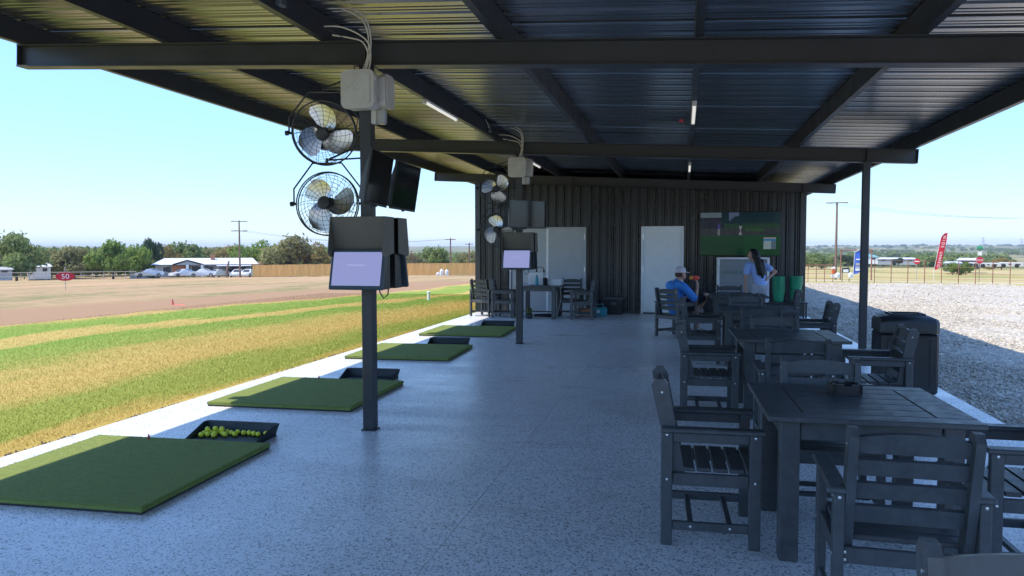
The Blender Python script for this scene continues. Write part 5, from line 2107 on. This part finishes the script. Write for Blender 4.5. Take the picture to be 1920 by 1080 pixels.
# --- small things in the field
x, y = bear(804, 24.5)
x, y = -8.75, 25.4
t = thing('white_standpipe', 'short white pipe standing in the striped grass', 'pipe', (x, y, G(x, y) - .02))
mb = MB()
mb.lathe([(.055, 0), (.055, .30), (.063, .30), (.063, .335), (.05, .345)], 14)
mb.build('pipe', 'white', t, True)
x, y = -16.2, 21.6
MT['salmon'] = pmat('faded_red', (.75, .20, .15), .6)
t = thing('marker_flag', 'red plastic marker with a torn tail lying at the edge of the turf', 'marker', (x, y, G(x, y)))
mb = MB()
mb.lathe([(.13, 0), (.13, .02), (.085, .04), (.03, .36), (.02, .38)], 12, Matrix.Rotation(R(8), 4, 'X'))
mb.build('cone', 'salmon', t, True)
mb = MB()
pts = [(.02, -.02, .12), (.18, -.1, .05), (.34, -.16, .03), (.55, -.2, .04), (.8, -.3, .03), (1.0, -.34, .03)]
for a_, b_ in zip(pts[:-1], pts[1:]):
    mb.add([(a_[0], a_[1], a_[2] - .03), (b_[0], b_[1], b_[2] - .03), (b_[0], b_[1] + .02, b_[2] + .05), (a_[0], a_[1] + .02, a_[2] + .05)], [(0, 1, 2, 3)])
mb.build('tape', 'salmon', t)
t.scale = (.6, .6, .55)
x, y = bear(828, 112)
for i, dx in enumerate((0, .7, -.75)):
    o = MB()
    hgt = (1.0, .9, .45)[i]
    o.lathe([(.25, 0), (.28, .1), (.28, hgt * .75), (.12, hgt * .9), (.1, hgt)], 12)
    ob = o.build('white_drum', 'white', None, True, (x + dx, y + .3 * i, G(x, y)))
    tag(ob, ['tallest white drum in front of the cedar fence', 'white drum right of the tallest one by the cedar fence', 'low white drum left of the others by the cedar fence'][i], 'drum', 'white drums by the fence')

# --- cedar fence in panels
def cedar():
    A, B = Vector(bear(474, 126) + (0,)), Vector(bear(905, 118) + (0,))
    t = thing('cedar_fence', 'long orange cedar plank fence beyond the field', 'fence', (0, 0, 0))
    n_ = 14
    dv = (B - A) / n_
    Lp = dv.length
    r2 = random.Random(2)
    mb = MB()
    k_ = 15
    w_ = Lp / k_
    for i in range(k_):
        hh = 1.85 + r2.uniform(-.02, .02)
        mb.box((-Lp / 2 + (i + .5) * w_, r2.uniform(-.006, .006), hh / 2), (w_ - .008, .02, hh), 0)
    for z in (.4, 1.5):
        mb.box((0, .03, z), (Lp, .04, .09))
    me = mb.mesh('fence_panel', 'cedar')
    pm = MB()
    pm.box((0, .05, .92), (.1, .1, 1.9), .01)
    pme = pm.mesh('post', 'cedar')
    for i in range(n_):
        c_ = A + dv * (i + .5)
        o = link('fence_panel', me, t, (c_.x, c_.y, G(c_.x, c_.y) + .1), (0, 0, math.atan2(dv.y, dv.x)))
        c2 = A + dv * i
        link('post', pme, t, (c2.x, c2.y, G(c2.x, c2.y)), (0, 0, math.atan2(dv.y, dv.x)))
cedar()
def rail_fence(name, label, P0, P1, n_, hgt, rails, mat, cat='fence'):
    t = thing(name, label, cat, (0, 0, 0))
    P0, P1 = Vector(P0), Vector(P1)
    pts = []
    for i in range(n_ + 1):
        p = P0.lerp(P1, i / n_)
        z = G(p.x, p.y)
        pts.append((p.x, p.y, z))
        mb = MB()
        mb.tube([(p.x, p.y, z - .1), (p.x, p.y, z + hgt)], .035 if mat != 'rust' else .02, 6)
        mb.build('post', mat, t)
    for hh, rr in rails:
        mb = MB()
        mb.tube([(a, b, c_ + hh) for a, b, c_ in pts], rr, 4)
        mb.build('rail', mat, t)
MT['palerail'] = pmat('pale_rail', (.45, .40, .34), .8)
rail_fence('rail_fence', 'low pale rail fence behind the 50 sign', bear(-60, 118), bear(255, 122), 14, 1.15, ((1.1, .035), (.6, .03)), 'palerail')
rail_fence('pipe_fence', 'rusty wire fence along the far edge of the gravel', bear(1640, 43), bear(1960, 46), 10, 1.25, ((1.2, .006), (.9, .006), (.6, .006), (.3, .006)), 'rust')
rail_fence('pipe_fence', 'rusty pipe gate panels by the right wall corner', bear(1500, 46), bear(1562, 46), 4, 1.0, ((.98, .02), (.75, .015), (.5, .015), (.25, .015)), 'rust')

# --- house
def house():
    px = 390
    r_ = 150
    x, y = bear(px, r_)
    k_ = mpp(px, r_)
    z0 = hz(518, px, r_)
    X = lambda p: (p - px) * k_
    Z = lambda q: (518 - q) * k_
    t = thing('ranch_house', 'low ranch house with long white metal roof and front gable', 'house', (x, y, z0), facing(px))
    mb = MB()
    mb.box(((X(300) + X(470)) / 2, 4.5, Z(496) / 2), (X(470) - X(300), 8, Z(496)))
    mb.build('wall', 'stucco', t)
    # hipped main roof
    xa, xb_, e_, rg = X(293), X(481), Z(495), Z(483.5)
    mb = MB()
    mb.add([(xa, -.5, e_), (xb_, -.5, e_), (xb_, 9.3, e_), (xa, 9.3, e_), (X(314), 4.4, rg), (X(472), 4.4, rg)],
           [(0, 1, 5, 4), (1, 2, 5), (2, 3, 4, 5), (3, 0, 4), (3, 2, 1, 0)])
    rf = mb.build('roof', 'roofwhite', t)
    mb = MB()
    mb.box((X(399), 3.2, Z(484)), (.75, .7, 1.3), .02)
    mb.build('chimney', 'brick', rf)
    # front gable
    ga, gb, gm, gt = X(329), X(383), X(355), Z(487)
    mb = MB()
    mb.add([(ga, -2.2, e_), (gb, -2.2, e_), (gm, -2.2, gt), (ga, 4, e_), (gb, 4, e_), (gm, 4, gt)], [(0, 2, 5, 3), (1, 4, 5, 2)])
    mb.add([(ga, -2.2, e_ + .12), (gb, -2.2, e_ + .12), (gm, -2.2, gt + .12), (ga, 4, e_ + .12), (gb, 4, e_ + .12), (gm, 4, gt + .12)], [(3, 5, 2, 0), (2, 5, 4, 1)])
    mb.build('gable_roof', 'roofwhite', t)
    mb = MB()
    mb.prism([(ga + .5, e_ - .05), (gb - .5, e_ - .05), (gm, gt - .1)], 'y', -1.9, -1.75)
    mb.build('gable_wall', 'stucco', t)
    mb = MB()
    mb.box(((X(329) + X(352)) / 2, -.1, Z(497) / 2), (X(352) - X(329), .6, Z(497)))
    mb.build('brick_panel', 'brick', t)
    for p in (355, 380):
        mb = MB()
        mb.box((X(p), -1.9, e_ / 2), (.42, .42, e_), .02)
        mb.build('column', 'white', t)
    for p, w_, h0, h1 in ((317, .9, .9, 1.9), (323, .8, .8, 2.0), (367, 1.1, .1, 2.1), (374, .8, .7, 2.0), (388, .9, .1, 2.1), (396, .9, .8, 2.0)):
        mb = MB()
        mb.box((X(p), .48, (h0 + h1) / 2), (w_, .06, h1 - h0), .01)
        f_ = mb.build('window', 'white', t)
        mb = MB()
        mb.box((X(p), .445, (h0 + h1) / 2), (w_ - .14, .02, h1 - h0 - .14))
        mb.build('pane', 'shade', f_)
    # carport
    mb = MB()
    mb.box(((X(405) + X(466)) / 2, -1.6, Z(497.2)), (X(466) - X(405), 4.2, .14), .02)
    mb.build('carport_roof', 'white', t)
    for p in (407, 424, 464):
        mb = MB()
        mb.box((X(p), -3.4, Z(498) / 2 - .02), (.12, .12, Z(498) - .1))
        mb.build('carport_post', 'stucco', t)
    # dark wall with round emblem
    mb = MB()
    mb.box(((X(433) + X(466)) / 2, -.2, Z(499) / 2), (X(466) - X(433), .5, Z(499)))
    dk = mb.build('dark_wall', 'darkbrown', t)
    mb = MB()
    zc = Z(503)
    mb.tube([(X(450) + .38 * math.cos(a), -.47, zc + .38 * math.sin(a)) for a in np.linspace(.7, 5.6, 16)], .09, 5)
    mb.build('emblem', 'white', dk, True)
    for p in (440, 460):
        for dz in (-.12, .12):
            mb = MB()
            mb.box((X(p), -.46, zc + dz), (.75, .03, .1))
            mb.build('emblem_bar', 'white' if p > 450 else 'red', dk)
    # brown roofed lean-to
    mb = MB()
    mb.add([(X(462), -1, Z(495.5)), (X(512), -1, Z(495.5)), (X(505), 3, Z(491)), (X(468), 3, Z(491)), (X(462), 7, Z(495.5)), (X(512), 7, Z(495.5))], [(0, 1, 2, 3), (3, 2, 5, 4), (0, 3, 4), (1, 5, 2)])
    mb.build('side_roof', 'wood_brown', t)
    mb = MB()
    mb.box(((X(466) + X(508)) / 2, 3, Z(496) / 2), (X(508) - X(466), 6, Z(496)))
    mb.build('side_wall', 'shade', t)
house()
def shed(name, label, px0, px1, top, bot, r_, wallm, roofm, depth=6.0, pitch=.25):
    px = (px0 + px1) / 2
    x, y = bear(px, r_)
    k_ = mpp(px, r_)
    z0 = hz(bot, px, r_)
    W_ = (px1 - px0) * k_
    Hh = (bot - top) * k_
    t = thing(name, label, 'building', (x, y, z0), facing(px))
    mb = MB()
    mb.box((0, depth / 2, Hh * .33 - .5), (W_, depth, Hh * .66 + 1.0))
    mb.build('wall', wallm, t)
    e_ = Hh * .66
    mb = MB()
    mb.add([(-W_ / 2 - .3, -.3, e_), (W_ / 2 + .3, -.3, e_), (W_ / 2 + .3, depth + .3, e_), (-W_ / 2 - .3, depth + .3, e_), (-W_ / 2 + W_ * pitch * .3, depth / 2, Hh), (W_ / 2 - W_ * pitch * .3, depth / 2, Hh)],
           [(0, 1, 5, 4), (1, 2, 5), (2, 3, 4, 5), (3, 0, 4), (3, 2, 1, 0)])
    mb.build('roof', roofm, t)
    nw = max(2, int(W_ / 4))
    for i in range(nw):
        mb = MB()
        mb.box((-W_ / 2 + (i + .5) * W_ / nw, -.02, e_ * .55), (min(1.2, W_ / nw * .4), .06, e_ * .45))
        mb.build('window', 'shade', t)
shed('outbuilding', 'grey outbuilding at the far left picture edge', -30, 18, 500, 513, 145, 'stucco', 'stucco')
shed('white_shed', 'white shed behind the tallest left tree', 55, 92, 492, 512, 160, 'white', 'roofwhite')
shed('long_barn', 'long white roofed barn in the valley right of the slim post', 1648, 1714, 484, 492, 300, 'stucco', 'roofwhite', 12)
shed('teal_roof_house', 'teal roofed house just right of the slim post', 1618, 1644, 478, 490, 280, 'white', 'tealroof', 10, 1.2)
shed('blue_roof_house', 'pale blue roofed house behind the stop sign', 1798, 1834, 485, 497, 190, 'shade', 'roofwhite', 8)
shed('low_cabin', 'low grey cabin right of the red feather flag', 1773, 1800, 491, 501, 175, 'stucco', 'carbeige', 6)
MT['trailer_white'] = pmat('dusty_white', (.50, .50, .48), .6)
def trailer(label, px0, px1, top, bot, r_):
    px = (px0 + px1) / 2
    x, y = bear(px, r_)
    k_ = mpp(px, r_)
    z0 = hz(bot, px, r_)
    W_, Hh = (px1 - px0) * k_, (bot - top) * k_
    t = thing('white_trailer', label, 'trailer', (x, y, z0), facing(px), 'white trailers on the right')
    mb = MB()
    mb.box((0, 1.2, Hh * .58), (W_, 2.4, Hh * .84), .08)
    mb.build('box_body', 'trailer_white', t)
    for s in (-.3, .22):
        mb = MB()
        mb.lathe([(.38, -.12), (.4, 0), (.38, .12)], 12, Matrix.Translation((s * W_, .1, .38)) @ Matrix.Rotation(R(90), 4, 'X'))
        mb.build('wheel', 'rubber', t)
    for s in (-.34, -.05, .3):
        mb = MB()
        mb.box((s * W_, -.012, Hh * .62), (W_ * .12, .03, Hh * .22))
        mb.build('window', 'shade', t)
trailer('short white trailer left of the stop sign post', 1817, 1834, 493, 502, 170)
trailer('long white trailer right of the stop sign post', 1838, 1872, 494, 503, 172)
trailer('white trailer nearest the right picture edge', 1876, 1916, 493, 503, 170)

# --- cars
def car_meshes(paint):
    L_, Wd = 4.5, 1.75
    body = [(-2.25, .32), (-2.22, .62), (-1.9, .74), (-1.05, .86), (-.45, 1.30), (.25, 1.42), (.95, 1.36), (1.62, .98), (2.12, .92), (2.25, .66), (2.22, .34), (1.75, .26), (-1.75, .26)]
    mb = MB()
    n_ = len(body)
    ins = [(.0 if z < .9 else .16 + (z - .9) * .25) for _, z in body]
    vs = [(x_, -Wd / 2 + i_, z_) for (x_, z_), i_ in zip(body, ins)] + [(x_, Wd / 2 - i_, z_) for (x_, z_), i_ in zip(body, ins)]
    mb.add(vs, [tuple(range(n_)), tuple(range(n_, 2 * n_))[::-1]] + [(i, n_ + i, n_ + (i + 1) % n_, (i + 1) % n_) for i in range(n_)])
    b_ = mb.mesh('body', paint)
    mb = MB()
    for s in (-1, 1):
        yy = lambda z_: s * (Wd / 2 - (.16 + (z_ - .9) * .25) + .012)
        for q in ([(-.88, .95), (-.42, 1.26), (.18, 1.35), (.18, .95)], [(.26, .95), (.26, 1.35), (.88, 1.29), (1.38, .98)]):
            vs = [(x_, yy(z_), z_) for x_, z_ in q]
            mb.add(vs, [(0, 1, 2, 3)])
    wn = mb.mesh('side_windows', 'shade')
    mb = MB()
    mb.add([(-1.0, -.62, .90), (-1.0, .62, .90), (-.47, .5, 1.31), (-.47, -.5, 1.31)], [(0, 1, 2, 3)])
    ws = mb.mesh('windscreen', 'shade')
    mb = MB()
    mb.add([(1.56, -.6, 1.03), (1.56, .6, 1.03), (1.0, .5, 1.36), (1.0, -.5, 1.36)], [(3, 2, 1, 0)])
    rw = mb.mesh('rear_window', 'shade')
    for me_ in (ws, rw):
        me_.transform(Matrix.Translation((-.02, 0, .02)))
    mb = MB()
    mb.lathe([(.2, -.11), (.31, -.11), (.33, -.08), (.33, .08), (.31, .11), (.2, .11)], 18, Matrix.Rotation(R(90), 4, 'X'))
    wh = mb.mesh('wheel', 'rubber', True)
    mb = MB()
    mb.lathe([(.2, -.115), (.19, -.10), (.05, -.09), (.02, .118), (.19, .118)], 14, Matrix.Rotation(R(90), 4, 'X'))
    rim = mb.mesh('rim', 'bolt', True)
    mb = MB()
    mb.box((0, 0, 0), (.08, .34, .13), .02)
    hl = mb.mesh('headlight', 'clear')
    return b_, wn, ws, wh, rim, hl, rw
carm = {k_: car_meshes(k_) for k_ in ('carsilver', 'carwhite', 'carbeige', 'carblue')}
def car(label, px, r_, paint, flip=False, rot=0, bot=518.5):
    x, y = bear(px, r_)
    z0 = hz(bot, px, r_)
    t = thing('parked_car', label, 'car', (x, y, z0), facing(px) + rot + (math.pi if flip else 0), 'cars parked by the house')
    b_, wn, ws, wh, rim, hl, rw = carm[paint]
    link('body', b_, t)
    link('side_windows', wn, t)
    link('windscreen', ws, t)
    link('rear_window', rw, t)
    for sx in (-1.38, 1.38):
        for sy in (-1, 1):
            w_ = link('wheel', wh, t, (sx, sy * .80, .33))
            link('rim', rim, w_)
    for sy in (-1, 1):
        link('headlight', hl, t, (-2.2, sy * .62, .64))
car('silver sedan parked alone at the left of the house', 280, 141, 'carsilver')
car('white car with raised bonnet line nearest the brick panel', 343, 146, 'carwhite', rot=.5)
car('silver white sedan parked in front of the house columns', 379, 141, 'carwhite')
car('cream car under the edge of the carport', 408, 147, 'carbeige', rot=.6)
car('dark car deep in the shade of the carport', 424, 150, 'carblue', rot=1.2)
car('small white car in front of the dark wall emblem', 446, 146, 'carwhite', rot=1.3)
car('white car beside the left end of the cedar fence', 465, 145, 'carwhite', rot=1.2)
car('white vehicle roof showing above the cedar fence', 802, 145, 'carwhite', rot=.3, bot=508)
x, y = bear(425, 126)
put('gate_post', 'thick dark gate post at the field edge below the house', 'post', 'polewood', lambda m: m.tube([(0, 0, -.2), (.05, 0, 1.2), (.35, 0, 2.6)], [.2, .17, .12], 8), (x, y, G(x, y)), facing(425))
shed('white_van_box', 'pale storage container left of the silver sedan', 246, 297, 502, 512, 152, 'stucco', 'carbeige', 2.5)

# --- right hand signs, banners, gate
def disc_sign(name, label, px, py, rad, r_, sides, stop):
    x, y = bear(px, r_)
    z0 = G(x, y)
    zc = hz(py, px, r_) - z0
    t = thing(name, label, 'road sign', (x, y, z0), facing(px) + (.25 if stop else 0))
    mb = MB()
    mb.tube([(0, .03, -.2), (0, .03, zc + (rad if not stop else 1.5))], .035, 6)
    mb.build('post', 'polewood' if stop else 'stucco', t)
    mb = MB()
    mb.prism([(rad * math.cos(a + math.pi / sides), zc + rad * math.sin(a + math.pi / sides)) for a in np.linspace(0, 2 * math.pi, sides, endpoint=False)], 'y', -.012, 0)
    p_ = mb.build('panel', 'sign_red', t)
    if stop:
        link('lettering', text_mesh('STOP', rad * .72, 'white', .002), p_, (0, -.016, zc), (R(90), 0, 0))
        for k_, (dz, a_) in enumerate(((1.25, 0), (1.47, R(90)))):
            mb = MB()
            mb.box((0, .03, zc + dz), (.85, .012, .19), .003, Matrix.Rotation(a_ + .5, 4, 'Z'))
            mb.build('street_blade', 'greenbucket', t)
        mb = MB()
        mb.box((0, -.006, zc + .75), (.42, .012, .42), .003)
        mb.build('plate', 'white', t)
    else:
        mb = MB()
        mb.box((0, -.016, zc), (rad * 1.4, .008, rad * .32))
        mb.build('bar', 'white', p_)
disc_sign('do_not_enter_sign', 'round red no entry sign with white bar behind the gravel', 1719, 491, .38, 112, 28, False)
disc_sign('stop_sign', 'red stop sign with green street blades above it', 1836.5, 489, .40, 100, 8, True)
def feather(label, px, top, bot, r_, wpx, lean, mat, letters):
    x, y = bear(px, r_)
    z0 = G(x, y)
    k_ = mpp(px, r_)
    zt, zbm = hz(top, px, r_) - z0, hz(bot, px, r_) - z0
    W_ = wpx * k_
    t = thing('feather_flag', label, 'flag', (x, y, z0), facing(px))
    def edge(u):
        return lean * (u - .0) * (zt - zbm)
    mb = MB()
    mb.tube([(edge(0) - .02, 0, -.1)] + [(edge(u) - .02, 0, zbm + (zt - zbm) * u) for u in np.linspace(0, .93, 8)] + [(edge(1.0) + W_ * .5, 0, zt)], .02, 6)
    mb.build('pole', 'white', t, True)
    n_ = 16
    vs = []
    for i in range(n_ + 1):
        u = i / n_
        wv = W_ * (1 - max(0, (u - .82) / .18) ** 2 * .55) * (.55 + .45 * min(1, u / .12))
        z_ = zbm + (zt - zbm) * u
        x0 = edge(u) + (max(0, (u - .85) / .15) ** 2) * W_ * .45
        wob = .03 * math.sin(u * 9)
        for s in range(5):
            v = s / 4
            vs.append((x0 + wv * v, wob * v + .04 * math.sin(v * 4 + u * 6), z_ + .06 * v * (1 - u)))
    fs = [(i * 5 + s, i * 5 + s + 1, i * 5 + s + 6, i * 5 + s + 5) for i in range(n_) for s in range(4)]
    mb = MB()
    mb.add(vs, fs)
    mb.add([(a_, b_ + .004, c_) for a_, b_, c_ in vs], [f[::-1] for f in fs])
    fl = mb.build('flag_cloth', mat, t, True)
    if letters:
        n2 = len(letters)
        sz = (zt - zbm) * .80 / n2 * 1.25
        for i, ch in enumerate(letters):
            if ch == ' ':
                continue
            u = .93 - (i + .5) / n2 * .86
            o = link('letter', text_mesh(ch, sz, 'white', .002), fl, (edge(u) + W_ * .52, -.09, zbm + (zt - zbm) * u), (R(90), R(90), 0))
    else:
        for u, h_ in ((.62, .05), (.42, .10), (.30, .03), (.2, .09)):
            mb = MB()
            mb.box((edge(u) + W_ * .5, -.07, zbm + (zt - zbm) * u), (W_ * .6, .01, (zt - zbm) * h_), 0)
            mb.build('print', 'white' if u != .42 else 'carsilver', fl)
feather('red feather flag with white lettering leaning in the wind', 1752, 438, 507, 70, 10, .16, 'sign_red', 'NIDE UNNEO')
feather('blue feather banner half hidden by the slim right post', 1600.5, 470, 515, 60, 13, .05, 'blueflag', '')
# pipe archway
x, y = bear(1604, 92)
k_ = mpp(1604, 92)
t = thing('pipe_archway', 'tall rusty pipe archway behind the slim right post', 'gate', (x, y, G(x, y)), facing(1604))
zt = hz(468, 1604, 92) - G(x, y)
mb = MB()
for p in (1578.5, 1631):
    mb.tube([((p - 1604) * k_, 0, -.2), ((p - 1604) * k_, 0, zt)], .07, 8)
mb.tube([((1577 - 1604) * k_, 0, zt - .1), ((1633 - 1604) * k_, 0, zt - .1)], .05, 8)
mb.build('pipe_frame', 'rust', t, True)
x, y = bear(1586, 60)
z0 = G(x, y)
t = thing('notice_board', 'small dark framed notice board on two posts at the gravel edge', 'notice board', (x, y, z0), facing(1586))
k_ = mpp(1586, 60)
zt = hz(503, 1586, 60) - z0
mb = MB()
for s in (-1, 1):
    mb.box((s * 6 * k_, 0, zt / 2), (.05, .05, zt), 0)
mb.build('posts', 'steel', t)
mb = MB()
mb.box((0, -.03, zt - 4.5 * k_), (11.5 * k_, .04, 9.5 * k_), 0)
b_ = mb.build('board', 'steel', t)
mb = MB()
mb.box((0, -.055, zt - 5.5 * k_), (9 * k_, .01, 5.5 * k_), 0)
mb.build('poster', 'offwhite', b_)
x, y = bear(1563, 60)
z0 = G(x, y)
t = thing('drinks_cooler', 'orange and white drinks cooler on a stand at the gravel edge', 'cooler', (x, y, hz(521, 1563, 60)), facing(1563))
mb = MB()
mb.box((0, 0, .12), (.30, .3, .25 + .0), .01)
mb.build('stand', 'offwhite', t)
mb = MB()
mb.lathe([(.12, .25), (.14, .27), (.14, .60), (.12, .62)], 14)
mb.build('tank', 'orange', t, True)
mb = MB()
mb.lathe([(.145, .62), (.145, .70), (.08, .74), (.04, .80)], 14)
mb.build('lid', 'white', t, True)
for i, px in enumerate((1571, 1595)):
    x, y = bear(px, 58)
    put('white_jug', ['white jug left of the small notice board', 'white jug right of the small notice board'][i], 'jug', 'white', lambda m: m.lathe([(.14, 0), (.16, .05), (.16, .28), (.06, .36), (.05, .42)], 12), (x, y, hz(522, px, 58)), 0, True, 'white jugs')

# ------------------------------------------------------------------ haze
def haze():
    mb = MB()
    mb.box((0, 0, 24), (15600, 15600, 76))
    M = bpy.data.materials.new('haze_air')
    M.use_nodes = True
    n, L = M.node_tree.nodes, M.node_tree.links
    n.remove(n["Principled BSDF"])
    v = n.new("ShaderNodeVolumePrincipled")
    v.inputs["Color"].default_value = (0.70, 0.80, 1.0, 1)
    v.inputs["Density"].default_value = 0.00016
    L.new(v.outputs[0], n["Material Output"].inputs["Volume"])
    o = mb.build('haze', M)
    tag(o, 'thin pale haze over the distant valley', 'haze', kind='stuff')
haze()
